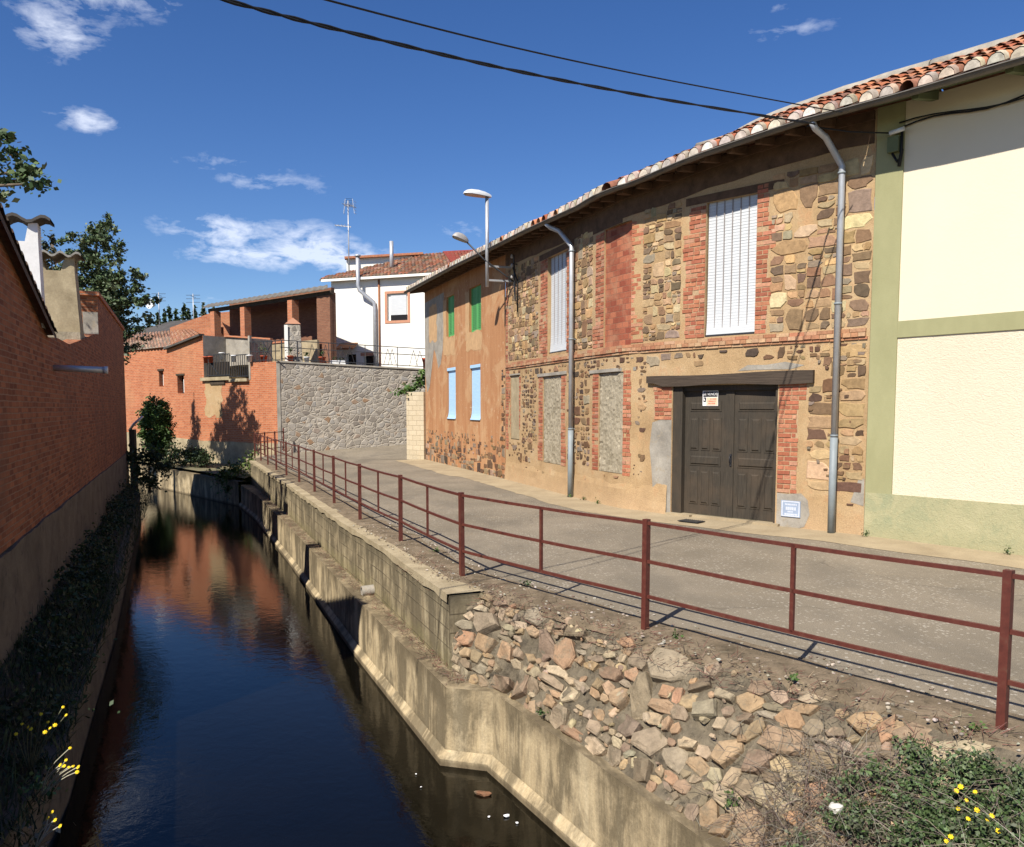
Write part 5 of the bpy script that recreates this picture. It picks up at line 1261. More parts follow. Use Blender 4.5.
# balcony railing
br = MB()
m = MB()
for z in (3.66, 4.66): m.bar(FARB(2.0, z - .08, .08), FARB(3.4, z - .08, .08), .04); m.bar(FARB(3.4, z, .08), FARB(5.3, z, .08), .04)
m.build('balcony_rail', 'black_iron', t)
m = MB(); s = 2.05
while s < 3.4: m.bar(FARB(s, 3.58, .08), FARB(s, 4.58, .08), .028); s += .17
while s < 5.35: m.bar(FARB(s, 3.62, .08), FARB(s, 4.66, .08), .028); s += .13
m.bar(FARB(5.25, 4.5, .08), FARB(4.3, 3.7, .08), .04); m.build('balcony_bars', 'black_iron', t)
m = MB(); fbox(m, FARB, 3.5, 5.2, 3.6, 4.3, .02, .05); m.build('reed_screen', 'old_timber', t)
m = MB()
for z in (4.25, 4.65, 5.1): m.bar(FARB(-.3, z, .02), FARB(1.9, z + .05, .02), .035)
for s in (0, .28, .55, .85, 1.2, 1.5, 1.88): m.bar(FARB(s, 4.2, .02), FARB(s, 5.15, .02), .03)
m.bar(FARB(.2, 4.3, .02), FARB(.9, 5.1, .02), .03); m.bar(FARB(.9, 4.3, .02), FARB(.2, 5.1, .02), .03); m.build('gate_grille', 'black_iron', t)

def pot(name, p, r, h, mat, label, group=None, plant=0, square=None):
    m = MB(); p = Vector(p); m.tube([p, p + Vector((0, 0, h * .85)), p + Vector((0, 0, h * .86)), p + Vector((0, 0, h))], [r * .7, r * .95, r * 1.12, r * 1.12], 12)
    t = thing(name, p, label, 'flowerpot', group); m.build('pot', mat, t)
    if plant:
        m = MB(); leaves(m, [(p + Vector((0, 0, h + plant * .45)), (plant * .4, plant * .4, plant * .5), 90)], .07, LG); m.build('plant', 'leaf', t)
LG = [(.055, .10, .03), (.075, .125, .04), (.04, .075, .025), (.095, .14, .05)]
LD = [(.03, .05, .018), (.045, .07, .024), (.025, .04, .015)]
LP = [(.065, .10, .04), (.09, .13, .055), (.045, .07, .03), (.13, .16, .08)]
def leaves(m, blobs, size, pal, flat=1.0, edge=.55, gaps=.0):
    for c, r, n in blobs:
        c = Vector(c); k = random.choice(pal)
        for _ in range(n):
            v = Vector((random.gauss(0, 1), random.gauss(0, 1), random.gauss(0, 1))).normalized(); rr = min(1.35, abs(random.gauss(0, .62)) + .12 * random.random())
            p = c + Vector((v.x * r[0], v.y * r[1], v.z * r[2])) * rr
            if gaps and mnoise.noise(p * (1.6 / max(r))) < gaps - .5: continue
            X = Vector((random.gauss(0, 1), random.gauss(0, 1), random.gauss(0, .7))).normalized(); Y = X.cross(Vector((random.gauss(0, 1), random.gauss(0, 1), random.gauss(0, 1)))).normalized()
            s = size * random.uniform(.6, 1.35); col = jit(random.choice(pal) if random.random() < .35 else k, .25)
            m.face([p - X * s * .5, p + Y * s * .32, p + X * s * .5, p - Y * s * .32], None, col)
for i, (s, z, mat, lab) in enumerate(((5.28, 4.28, 'terracotta_pot', 'terracotta pot at the left end of the iron balcony'), (4.86, 4.28, 'terracotta_pot', 'second terracotta pot from the left on the balcony rail'),
        (3.95, 4.42, 'white_pot', 'white pot in the middle of the balcony rail'), (3.0, 4.26, 'white_pot', 'white pot right of the middle on the balcony rail'), (1.78, 4.22, 'white_pot', 'white pot beside the terrace grille at the right end of the balcony'))):
    pot('flowerpot', FARB(s, z, .12), .13, .32, mat, lab, 'pots on the balcony and terrace')
pot('flowerpot', FARB(1.15, 4.2, -.2), .16, .3, 'terracotta_pot', 'red pot with a green plant behind the terrace grille', 'pots on the balcony and terrace', .7)

# ------------------------------------------------------------------ retaining wall and terrace
t = thing('stone_retaining_wall', RET(3.4, -.2, 0), 'tall pale rubble stone wall carrying the terrace at the end of the street', 'retaining wall')
zr = lambda s: 4.17 - s * .044
m = MB(); fwall(m, RET, 0, 12.5, -.6, zr, step=1.0); m.build('wall', 'pale_masonry', t)
m = MB(); m.face([(-10.72, 38.0, 4.1), (1.4, 40.7, 3.6), (3, 52, 4.1), (-22, 52, 4.15), (-13, 39.8, 4.12)]); m.build('terrace_floor', 'grey_cement', t); 
m = MB(); fbox(m, RET, 0, 12.5, 0, 0, -.35, .05, 1.0, zf0=lambda s: zr(s) - .01, zf1=lambda s: zr(s) + .06); m.build('coping', 'grey_cement', t)
m = MB(); fbox(m, RET, 0, .16, -.5, 4.1, 0, .03); m.build('corner_strip', 'grey_cement', t)
t = thing('terrace_railing', RET(3.4, 4, -.05), 'thin dark iron railing with pointed motifs along the top of the pale stone wall', 'railing')
for nm, h in (('top_rail', .98), ('middle_rail', .66), ('bottom_rail', .14)):
    m = MB(); m.bar(RET(.2, zr(.2) + h + .02, -.1), RET(6.9, zr(6.9) + h + .02, -.1), .035); m.build(nm, 'black_iron', t)
for s in (.25, .95, 2.35, 4.0, 5.5, 6.85):
    m = MB(); m.bar(RET(s, zr(s), -.1), RET(s, zr(s) + 1.0, -.1), .05 if s < 1 else .035); m.build('post', 'black_iron', t)
for s in (1.6, 2.2, 2.9, 3.3, 5.05, 5.25, 6.25, 6.55):
    m = MB(); z = zr(s); m.bar(RET(s - .2, z + .14, -.1), RET(s, z + .9, -.1), .022); m.bar(RET(s + .2, z + .14, -.1), RET(s, z + .9, -.1), .022); m.build('pointed_motif', 'black_iron', t)
pot('flowerpot', RET(.62, 4.17, -.3), .14, .3, 'terracotta_pot', 'red pot with a bushy plant beside the barbecue chimney', 'pots on the balcony and terrace', .6)
pot('flowerpot', RET(1.35, 4.15, -.3), .13, .28, 'white_pot', 'white pot left of the red pots on the terrace', 'pots on the balcony and terrace', .3)
pot('flowerpot', RET(2.05, 4.12, -.3), .16, .32, 'terracotta_pot', 'red pot with leaves in the middle of the terrace railing', 'pots on the balcony and terrace', .35)
pot('flowerpot', RET(6.8, 3.9, -.2), .12, .55, 'terracotta_pot', 'tall red pot where the terrace railing meets the orange house', 'pots on the balcony and terrace')
t = thing('planter', RET(2.75, 4.08, -.3), 'long white planter box with dark plants on the terrace', 'planter')
m = MB(); fbox(m, RET, 2.4, 3.1, 4.06, 4.28, -.4, -.2); m.build('box', 'white_pot', t)
m = MB(); leaves(m, [(RET(2.55 + k * .15, 4.36, -.3), (.1, .1, .12), 30) for k in range(4)], .06, LD); m.build('plants', 'leaf', t)

# ------------------------------------------------------------------ porch with brick pillars
POR = Frame([(-8.7, 40.2), (-17.4, 47.8)], (0, 10))
t = thing('porch', POR(5.5, 4.1, 0), 'open porch with three brick pillars under a grey corrugated roof', 'porch')
m = MB(); ns_ = 92
PB = Vector((-.21, .978, 0))
def PR(s, d, k): return POR(s, 7.74 + d * .20 + .022 * math.sin(k * math.pi / 2), .35) + PB * d
for i in range(ns_):
    a, b = -.3 + 11.6 * i / ns_, -.3 + 11.6 * (i + 1) / ns_
    m.face([PR(a, 0, i), PR(b, 0, i + 1), PR(b, 2.4, i + 1), PR(a, 2.4, i)], smooth=True); m.face([PR(a, 0, i) - Vector((0, 0, .05)), PR(b, 0, i + 1) - Vector((0, 0, .05)), PR(b, 0, i + 1), PR(a, 0, i)])
    m.face([PR(a, 0, i) - Vector((0, 0, .06)), PR(b, 0, i + 1) - Vector((0, 0, .06)), PR(b, 2.4, i + 1) - Vector((0, 0, .06)), PR(a, 2.4, i) - Vector((0, 0, .06))])
ro_ = m.build('roof', 'porch_roofing', t)
m = MB(); m.bar(POR(-.2, 7.56, 0), POR(11.2, 7.56, 0), .16, .2); m.build('beam', 'old_timber', ro_)
for s, w in ((10.55, .42), (7.45, .42), (3.05, .40)):
    m = MB(); fbox(m, POR, s - w / 2, s + w / 2, 4.1, 7.46, -.2, .2, 1.0); m.build('pillar', 'pillar_brick', t)
m = MB(); fbox(m, POR, -.05, 1.0, 4.1, 7.6, -.3, .05, 1.0); A_, B_ = POR(-.06, 4.1, -.1), POR(-.06, 4.1, -.1) + PB * 2.4; m.face([A_, B_, B_ + Vector((0, 0, 4.1)), A_ + Vector((0, 0, 3.7))], [(0, 0), (4.2, 0), (4.2, 4.5), (0, 3.7)]); m.build('side_wall', 'porch_back_brick', t)
PORB = Frame([POR(0, 0) + PB * 2.4, POR(11, 0) + PB * 2.4], (0, 10))
m = MB(); fbox(m, PORB, -.1, 9.6, 4.1, 8.15, -.2, 0, 1.0); m.build('back_wall', 'porch_back_brick', t)
m = MB(); fbox(m, PORB, 9.6, 11.4, 4.1, 6.75, .4, .6, 1.0); m.build('low_wall', 'orange_brick', t)
m = MB(); fbox(m, POR, .6, 6.0, 4.1, 5.36, .22, .35, 1.0); fbox(m, POR, 6.0, 11.2, 4.1, 5.5, .1, .22, 1.0); m.build('front_wall', 'tan_cement', t)
m = MB(); fbox(m, POR, 3.2, 6.0, 5.36, 5.44, .18, .4, 1.0); m.build('coping', 'pillar_brick', t)
t = thing('barbecue', RET(.75, 4.15, -1.0), 'narrow stone barbecue chimney on the terrace in front of the porch', 'barbecue')
m = MB(); c = RET(.75, 0, -1.0); ax = (Vector((.975, .22, 0)), Vector((-.22, .975, 0)), Vector((0, 0, 1)))
def tb(z0, z1, w0, w1, col=(1, 1, 1)):
    P = [c + ax[0] * (sx * w) / 2 + ax[1] * (sy * w) / 2 + Vector((0, 0, z)) for z, w in ((z0, w0), (z1, w1)) for sx, sy in ((-1, -1), (1, -1), (1, 1), (-1, 1))]; m.hexa(P)
tb(4.1, 5.95, .80, .64); m.build('body', 'pale_masonry', t)
m = MB(); fbox(m, RET, .36, .52, 4.12, 5.9, -.62, -.58); m.build('light_edge', 'white_plaster', t)
m = MB(); P = [c + ax[0] * sx * .36 + ax[1] * sy * .36 + Vector((0, 0, 5.96)) for sx, sy in ((-1, -1), (1, -1), (1, 1), (-1, 1))]; ap = c + Vector((0, 0, 6.28))
for i in range(4): m.face([P[i], P[(i + 1) % 4], ap])
m.build('cap', 'pillar_brick', t)
m = MB(); m.box(c + ax[1] * -.335 + Vector((-.12, 0, 5.75)), (.16, .03, .2), ax=ax); m.build('smoke_hole', 'dark_opening', t)

# ------------------------------------------------------------------ white house
t = thing('white_house', WHT(3, 4.1, 0), 'white plastered house with red tiled roof and steel flue pipes above the terrace', 'house')
m = MB(); OW = [(3.45, 4.66, 6.72, 8.14, .12), (.85, 1.5, 4.1, 5.0, .3), (1.95, 2.6, 4.1, 4.9, .3)]
fwall(m, WHT, 0, 6.26, 4.0, 9.0, OW); m.face([WHT(0, 4, 0), WHT(0, 4, -6), WHT(0, 9.2, -6), WHT(0, 9, 0)]); m.face([WHT(6.26, 4, 0), WHT(6.26, 4, -6), WHT(6.26, 9.2, -6), WHT(6.26, 9, 0)]); m.build('wall', 'white_plaster', t)
m = MB()
for a, b, c_, d in ((3.30, 4.80, 8.14, 8.27), (3.30, 4.80, 6.58, 6.72), (3.30, 3.45, 6.72, 8.14), (4.66, 4.80, 6.72, 8.14)): fbox(m, WHT, a, b, c_, d, -.02, .03)
wn_ = m.build('window', 'pink_trim', t)
m = MB(); fbox(m, WHT, 3.62, 4.55, 7.02, 8.05, -.11, -.06); m.build('blind', 'blind_white', wn_)
m = MB(); m.face([WHT(s, z, -.11) for s, z in ((3.45, 6.72), (4.66, 6.72), (4.66, 8.14), (3.45, 8.14))]); m.build('frame', 'white_plaster', wn_)
m = MB(); fbox(m, WHT, 3.6, 4.58, 6.73, 7.02, -.108, -.08); m.build('pane', 'window_dark', wn_)
for a, b, d in ((.85, 1.5, 5.0), (1.95, 2.6, 4.9)):
    m = MB(); m.face([WHT(s, z, -.29) for s, z in ((a, 4.1), (b, 4.1), (b, d), (a, d))]); m.build('doorway', 'window_dark', t)
m = MB(); fbox(m, WHT, 1.8, 2.75, 4.9, 5.06, -.02, .04); m.build('door_trim', 'pink_trim', t)
m = MB(); P = [WHT(.55, 5.62, .02), WHT(1.62, 5.62, .02), WHT(1.62, 5.3, .55), WHT(.55, 5.3, .55)]; m.hexa([p - Vector((0, 0, .08)) for p in P] + P); m.build('awning', 'brown_awning', t)
def WR(s, d, h=0): return WHT(s, 9.02 + d * .40 + h, .35 - d)
m = MB(); n_ = 34
for i in range(n_):
    s0, s1 = -.5 + 7.2 * i / n_, -.5 + 7.2 * (i + 1) / n_; mid = (s0 + s1) / 2
    nr = 12 if s0 > 3 else int(2 + (s0 + .5) * 2.8)
    for j in range(nr):
        d0, d1 = j * .4, j * .4 + .44; pal = [(.30, .13, .075), (.36, .15, .085), (.24, .13, .09), (.33, .20, .13), (.20, .14, .10)]
        cA = jit(random.choice(pal), .25)
        m.face([WR(s0, d0, .03), WR(mid, d0, .12), WR(mid, d1, .08), WR(s0, d1, -.01)], None, cA, True); m.face([WR(mid, d0, .12), WR(s1, d0, .03), WR(s1, d1, -.01), WR(mid, d1, .08)], None, jit(cA, .2), True)
    m.face([WR(s0, 0, .03), WR(mid, 0, .12), WR(s1, 0, .03), WR(s1, 0, -.05), WR(s0, 0, -.05)], None, (.10, .08, .06))
m.face([WR(4.6, 4.85, .12), WR(6.7, 1.5, .14), WR(8.3, 2.2, .0), WR(8.1, 4.9, .05)], None, (.24, .05, .035)); m.face([WR(-.5, 4.8, -.1), WR(6.7, 4.8, -.1), WR(6.7, 9, -1.7), WR(-.5, 9, -1.7)], None, (.3, .13, .08))
ro_ = m.build('roof', 'roof_tile', t)
m = MB(); m.bar(WHT(-.4, 8.98, .32), WHT(6.5, 8.98, .32), .1, .12); m.build('eave_moulding', 'white_plaster', ro_)
m = MB(); P0, P1 = WHT(-.35, 9.0, -2.2), WHT(3.4, 9.0, -4.2); q = [P0, P1, P1 + Vector((0, 0, 1.9)), P0 + Vector((0, 0, 1.55))]; off = Vector((-.1, 2.5, 0)); m.hexa([q[0], q[1], q[1] + off, q[0] + off, q[3], q[2], q[2] + off, q[3] + off]); m.build('parapet', 'white_plaster', ro_)
m = MB(); m.bar(q[3] + Vector((-.1, 0, .05)), q[2] + Vector((.1, 0, .05)), .5, .12); m.build('parapet_cap', 'pillar_brick', ro_)
m = MB(); b = WR(2.95, 1.8); m.tube([b - Vector((0, 0, .2)), b + Vector((0, 0, 1.45))], .11, 12); m.build('flue_pipe', 'galvanised', ro_)
m = MB(); m.tube([WHT(2.75, 4.2, .12), WHT(2.75, 7.4, .12), WHT(2.72, 7.7, .14), WHT(2.0, 8.35, .42), WHT(1.95, 8.6, .46), WHT(1.95, 10.1, .46)], .105, 12); m.tube([WHT(1.95, 10.1, .46), WHT(1.95, 10.2, .46)], .16, 12); m.build('flue_pipe', 'galvanised', t)
m = MB(); m.tube([WHT(2.98, 4.2, .06), WHT(2.98, 8.9, .06)], .05, 8); m.build('drain_pipe', 'brown_awning', t)
def antenna(base, h, label, kind=0):
    t = thing('tv_antenna', base, label, 'antenna'); b = Vector(base)
    m = MB(); m.tube([b, b + Vector((0, 0, h))], .035, 6); m.build('mast', 'galvanised', t)
    m = MB()
    if kind == 0:
        z = h - .25; 
        m.bar(b + Vector((-.2, 0, z)), b + Vector((.3, .15, z)), .03)
        for k in range(7): c = b + Vector((-.2 + k * .08, .03 * k, z)); m.bar(c + Vector((-.06, -.45, 0)), c + Vector((.06, .45, 0)), .018)
        for sx in (-1, 1):
            for k in range(5): m.bar(b + Vector((.05 + sx * .28, 0, z - .4 + k * .16)), b + Vector((.05 + sx * .33, .4, z - .4 + k * .16)), .016)
            m.bar(b + Vector((.05 + sx * .30, 0, z - .45)), b + Vector((.05 + sx * .2, 0, z + .35)), .024)
            for k in range(4): m.bar(b + Vector((-.15, 0, z + .08 + k * .09)), b + Vector((.25, 0, z + .08 + k * .09)), .014)
        z2 = h * .66; m.bar(b + Vector((-.75, 0, z2 + .1)), b + Vector((.15, 0, z2)), .05)
        for k in range(5): c = b + Vector((-.7 + k * .18, 0, z2 + .08)); m.bar(c + Vector((0, -.3, 0)), c + Vector((0, .3, 0)), .018)
    else:
        for k in range(3): m.bar(b + Vector((-.5, 0, h - .1 - k * .25)), b + Vector((.5, 0, h - .1 - k * .25)), .025)
        m.bar(b + Vector((0, -.4, h - .2)), b + Vector((0, .5, h - .2)), .025)
    m.build('aerial', 'galvanised' if kind == 0 else 'black_iron', t); return t
antenna((-9.18, 47.5, 9.4), 4.25, 'tall tv antenna with grid aerials on the white house roof')
a_ = antenna((-25.2, 60, 7.4), 2.9, 'small mast with a white dish above the distant pines on the left', 1)
m = MB(); m.tube([Vector((-25.35, 59.7, 9.35)), Vector((-25.5, 59.4, 9.4)), Vector((-25.55, 59.3, 9.42))], [.05, .3, .38], 14); m.build('dish', 'lamp_white', a_)
antenna((-22.75, 60, 7.4), 2.8, 'thin distant antenna standing right of the dish mast', 1)

# things beyond the far roofs
t = thing('dark_roofed_house', (-22, 56, -.6), 'low distant house with a dark grey roof behind the orange brick house', 'house')
m = MB(); P = [(-26.6, 54, 6.35), (-20.2, 50.6, 6.7), (-18.6, 54.5, 8.0), (-23.4, 57.5, 8.0)]; m.face(P); m.face([P[3], P[2], (-17.4, 60, 6.3), (-22, 63, 6.3)]); m.build('roof', 'dark_roofing', t)
m = MB(); m.hexa([(-26.4, 54.2, -.6), (-20.2, 50.8, -.6), (-17.5, 59.7, -.6), (-22, 62.7, -.6), (-26.4, 54.2, 6.4), (-20.2, 50.8, 6.7), (-17.5, 59.7, 6.3), (-22, 62.7, 6.3)]); m.build('wall', 'grey_cement', t)
t = thing('brick_outhouse', (-19.2, 51, -.6), 'small orange brick outhouse seen behind the left porch pillars', 'outhouse')
m = MB(); m.face([(-20.6, 50.5, 0), (-15.4, 50.5, 0), (-15.4, 50.5, 8.0), (-18.2, 50.5, 7.75), (-20.6, 50.5, 6.9)], [(0, 0), (5.2, 0), (5.2, 8), (2.4, 7.75), (0, 6.9)]); m.face([(-15.4, 50.5, 0), (-15.4, 54, 0), (-15.4, 54, 8), (-15.4, 50.5, 8)]); m.face([(-20.6, 50.5, 6.9), (-18.2, 50.5, 7.75), (-18.2, 54, 7.75), (-20.6, 54, 6.9)]); m.build('wall', 'orange_brick', t)
t = thing('tiled_cottage', (-30.5, 58, -.6), 'bit of a low red tiled roof behind the brick building on the left', 'cottage')
m = MB(); m.face([(-36, 57, 5.2), (-26, 57, 5.2), (-26, 61, 6.6), (-36, 61, 6.6)], None, (.3, .13, .08)); m.build('roof', 'roof_tile', t)
m = MB(); m.box((-31, 59.5, 2.2), (9.6, 4.4, 6.0)); m.build('wall', 'white_plaster', t)

# garden block wall left of the orange house
t = thing('garden_block_wall', (-3.9, 33.6, 0), 'cream concrete block wall with a plant on top beside the orange house', 'wall')
m = MB(); GB = Frame([(-3.52, 33.15), (-4.3, 33.75), (-3.1, 37.5)], (-8, 30)); fbox(m, GB, 0, 4.8, -.1, 2.72, -.2, 0, .5); m.build('wall', 'cream_block', t)
t = thing('trailing_plant', (-4.0, 33.7, 2.7), 'leafy green plant trailing over the cream block wall', 'plant')
m = MB(); leaves(m, [((-4.15, 33.75, 2.85), (.45, .3, .22), 160), ((-3.7, 33.5, 3.15), (.35, .3, .3), 150), ((-4.5, 33.7, 2.7), (.3, .2, .15), 60), ((-3.55, 33.4, 3.5), (.25, .2, .2), 60)], .16, [(.07, .13, .03), (.10, .17, .04), (.05, .09, .025)])
m.build('foliage', 'leaf', t)

# ------------------------------------------------------------------ trees and shrubs
def tree(name, base, trunk, limbs, blobs, size, pal, label, cat='tree', group=None, gaps=.0):
    t = thing(name, base, label, cat, group); b = Vector(base)
    m = MB(); m.tube(spline3([b + Vector(p) for p in trunk], 4), [max(.02, trunk_r * (1 - .85 * i / (4 * (len(trunk) - 1)))) for trunk_r in [limbs[0]] for i in range(4 * (len(trunk) - 1) + 1)], 8); tk = m.build('trunk', 'bark', t)
    m = MB()
    for l in limbs[1:]: m.tube(spline3([b + Vector(p) for p in l], 3), [max(.012, limbs[0] * .38 * (1 - .8 * i / (3 * (len(l) - 1)))) for i in range(3 * (len(l) - 1) + 1)], 6)
    if limbs[1:]: m.build('limbs', 'bark', t)
    m = MB(); leaves(m, [(b + Vector(c), r, n) for c, r, n in blobs], size, pal, gaps=gaps); m.build('crown', 'leaf', t); return t
random.seed(5)
bl = []
def spire(x, y, z0, z1, r, n, k=70, lean=0.0):
    for i in range(n):
        f = i / (n - 1); rr = r * (1 - .75 * f) * random.uniform(.75, 1.2); a = random.uniform(0, 6.28)
        bl.append(((x + lean * f + math.cos(a) * rr * .7, y + math.sin(a) * rr * .7, z0 + (z1 - z0) * f), (rr * .6, rr * .6, (z1 - z0) / n * 1.6), int(k * (1.15 - .6 * f))))
spire(0, 0, 4.6, 10.2, 1.2, 34, 200, .25)
limbs = [.17]
for i in range(30):
    a = random.uniform(-.8, 1.0) + (math.pi if i % 4 == 3 else 0); z = random.uniform(4.8, 8.0); L_ = random.uniform(1.2, 2.5) * (1.1 - (z - 4) / 7); p = Vector((math.cos(a) * L_, math.sin(a) * L_ * .8, z + .35 * L_))
    limbs.append([(0.05, 0, z - .3), (p.x * .55, p.y * .55, z + .1), tuple(p)])
    for k in range(4):
        f = .45 + .6 * k / 3; bl.append(((p.x * f, p.y * f, z + .35 * L_ * f * f + random.uniform(-.1, .15)), (.34, .34, .18), 80))
for px_, py_, r_ in ((101, 224, .38), (108, 236, .5), (92, 238, .5), (84, 248, .5), (115, 250, .5), (100, 258, .7), (76, 256, .5), (88, 272, .7), (122, 268, .5), (112, 282, .7), (95, 292, .8), (128, 292, .5), (142, 301, .42), (150, 300, .3), (120, 306, .6), (78, 284, .7), (104, 316, .7), (66, 268, .5), (110, 224, .25), (70, 240, .35), (136, 280, .35)):
    p_ = px3(px_, py_, 34.4 + random.uniform(-.6, .6)) - Vector((-17.25, 34.6, -.7))
    for _ in range(5): bl.append((tuple(p_ + Vector((random.gauss(0, r_ * .5), random.gauss(0, r_ * .5), random.gauss(0, r_ * .4)))), (r_ * .55, r_ * .55, r_ * .38), int(150 * r_)))
tree('poplar_tree', (-17.25, 34.6, -.7), [(0, 0, 0), (.1, 0, 3.5), (.15, .05, 7), (.25, 0, 10)], limbs, bl, .15, LP, 'tall green tree with a pointed crown rising behind the brick building and chimneys', gaps=.12)
bl = []; spire(0, 0, 1.5, 9.9, 1.1, 22, 260, .1)
tree('poplar_tree', (-19.75, 36.0, -.7), [(0, 0, 0), (.05, 0, 4), (.1, .05, 9.4)], [.14], bl, .17, [(.06, .06, .03), (.05, .07, .03), (.09, .06, .04)], 'narrow dark brownish tree top directly behind the cement chimney')
# tree at the left edge
bl = []; limbs = [.22]
random.seed(15)
for i, (px_, py_, D) in enumerate(((30, 172, 18.2), (8, 182, 18.0), (38, 184, 17.6), (12, 152, 18.8), (4, 136, 19), (-12, 160, 18.5), (-25, 190, 18.0), (-40, 150, 18.6), (-60, 120, 19), (-90, 150, 19), (-120, 110, 19.5), (-60, 185, 18.5), (-100, 200, 19), (-140, 170, 19), (-30, 118, 19.5), (-80, 90, 20), (18, 180, 18), (24, 168, 18.2), (0, 196, 17.8))):
    p = px3(px_, py_, D); q = p - Vector((-14.6, 18.6, -.7))
    bl.append((tuple(q), (.34, .34, .16) if px_ > -5 else (.55, .55, .4), 110 if px_ > -5 else 190))
    if i % 2 == 0: limbs.append([(0, 0, 5.2 + (i % 5) * .3), tuple(q * .55 + Vector((0, 0, 3.2))), tuple(q)])
tree('broadleaf_tree', (-14.6, 18.6, -.7), [(0, 0, 0), (0, .1, 3), (.1, 0, 6), (.2, 0, 9)], limbs, bl, .15, LG + LP, 'leafy tree branch reaching in at the left edge above the white chimney', gaps=.2)
# small red tipped plant by the chimney cap
# far pines
random.seed(9)
pines = [(158, 318, 62), (170, 312, 64), (183, 309, 62), (177, 315, 66), (194, 313, 64), (204, 309, 62), (213, 312, 63), (165, 316, 65), (189, 314, 67), (149, 323, 63)]
PLB = ['round topped dark pine just right of the dish mast', 'dark pine second from the left behind the grey roof', 'tallest dark pine left of the thin antenna', 'dark pine in the gap between the left pines', 'dark pine under the thin antenna', 'tall dark pine right of the thin antenna', 'dark pine partly hidden by the porch roof', 'small dark pine touching the dish mast', 'low dark pine behind the antenna foot', 'lowest dark pine at the left end of the row']
for (x, y, D), lb in zip(pines, PLB):
    p = px3(x, y, D); h = 4.5; bl = []
    for i in range(12):
        f = i / 11; rr = .85 * (1 - f) ** .8 + .12; bl.append(((random.uniform(-.1, .1), random.uniform(-.1, .1), p.z + .7 - h + h * f), (rr, rr, .35), 70))
    tree('pine_tree', (p.x, D, -.6), [(0, 0, 0), (0, 0, 4), (0, 0, p.z + .4)], [.12], bl, .26, LD, lb, group='pines beyond the roofs')
# round shrub and bushes by the far canal wall
random.seed(31)
bl = []
for _ in range(150):
    v = Vector((random.gauss(0, 1), random.gauss(0, 1), random.gauss(0, 1))).normalized() * random.uniform(.55, 1.0)
    bl.append(((v.x * .70, v.y * .66, 1.72 + v.z * 1.45), (.24, .24, .2), 120))
tree('round_shrub', (-17.25, 40.3, -.62), [(0, 0, 0), (0, 0, 1.2), (.1, 0, 2.6)], [.10], bl, .13, [(.06, .11, .025), (.08, .135, .035), (.045, .08, .02)], 'tall rounded green shrub standing against the orange brick wall', 'shrub')
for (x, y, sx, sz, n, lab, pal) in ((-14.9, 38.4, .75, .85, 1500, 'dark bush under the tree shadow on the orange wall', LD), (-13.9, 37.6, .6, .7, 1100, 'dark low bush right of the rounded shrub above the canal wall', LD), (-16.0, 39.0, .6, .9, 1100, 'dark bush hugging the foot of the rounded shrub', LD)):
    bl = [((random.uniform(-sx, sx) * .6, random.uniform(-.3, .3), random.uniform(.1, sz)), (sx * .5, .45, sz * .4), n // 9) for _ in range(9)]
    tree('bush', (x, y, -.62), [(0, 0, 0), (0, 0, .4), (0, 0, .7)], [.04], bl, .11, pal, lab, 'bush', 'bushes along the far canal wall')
bl = [((-.45, -.2, .1), (.6, .45, .45), 420), ((.0, -.3, .35), (.5, .45, .4), 360), ((.35, -.1, -.1), (.55, .4, .4), 260), ((.5, .1, .6), (.3, .3, .5), 220), ((-.2, -.5, -.35), (.4, .3, .4), 180)]
tree('ivy_bush', (-10.95, 33.1, -.7), [(0, 0, -.1), (0, 0, .2), (.1, 0, .6)], [.04], bl, .12, [(.06, .10, .02), (.09, .13, .03), (.045, .075, .018)], 'sunlit green bush hanging over the wall where the canal bends', 'bush', 'bushes along the far canal wall')
# dark growth at the corner of the left bank
random.seed(33)
bl = [((random.uniform(-1.0, .8), random.uniform(-.8, .8), random.uniform(0, 1.5)), (.5, .5, .4), 170) for _ in range(14)]
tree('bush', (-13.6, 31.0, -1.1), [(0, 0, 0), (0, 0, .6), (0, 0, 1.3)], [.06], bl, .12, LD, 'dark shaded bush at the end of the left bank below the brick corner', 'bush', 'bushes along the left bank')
t = thing('iron_post', (-14.8, 32.4, -1.1), 'old post with a bent pale pipe at the corner of the left bank', 'post')
m = MB(); m.bar((-14.8, 32.4, -1.1), (-14.8, 32.4, 1.25), .2); m.build('post', 'old_timber', t)
m = MB(); m.tube([(-14.9, 32.35, 1.2), (-14.7, 32.3, 1.45), (-14.35, 32.3, 1.75)], .05, 8); m.build('bent_pipe', 'fluted_grey_metal', t)
# shaded plants along the left bank
labs = ['shaded leafy weeds at the near end of the left bank', 'shaded nettles against the plinth beside the brick wall', 'tall dark weeds in the middle of the left bank', 'dark clump of weeds near the quay edge', 'dark shrub leaning on the plinth farther along', 'far dark weeds along the left bank']
for i, (s, o, h, n) in enumerate(((1.0, .42, .24, 520), (3.4, .2, .40, 800), (5.8, .22, .5, 900), (8.5, .24, .5, 800), (12.0, .26, .65, 1100), (17.5, .28, .8, 1300))):
    bl = [((UB.x * u + .93 * w, UB.y * u + .37 * w, random.uniform(.05, h)), (.42, .42, .16), n // 16) for u, w in [(random.uniform(-1.6, 1.6) * (1 + s * .05), random.uniform(-.25, .35)) for _ in range(20)]]
    p = LEFT(s, -.95, o); tree('weed_clump', tuple(p), [(0, 0, 0), (0, 0, .1), (.02, 0, .2)], [.02], bl, .06, LD, labs[i], 'weeds', 'weeds along the left bank')

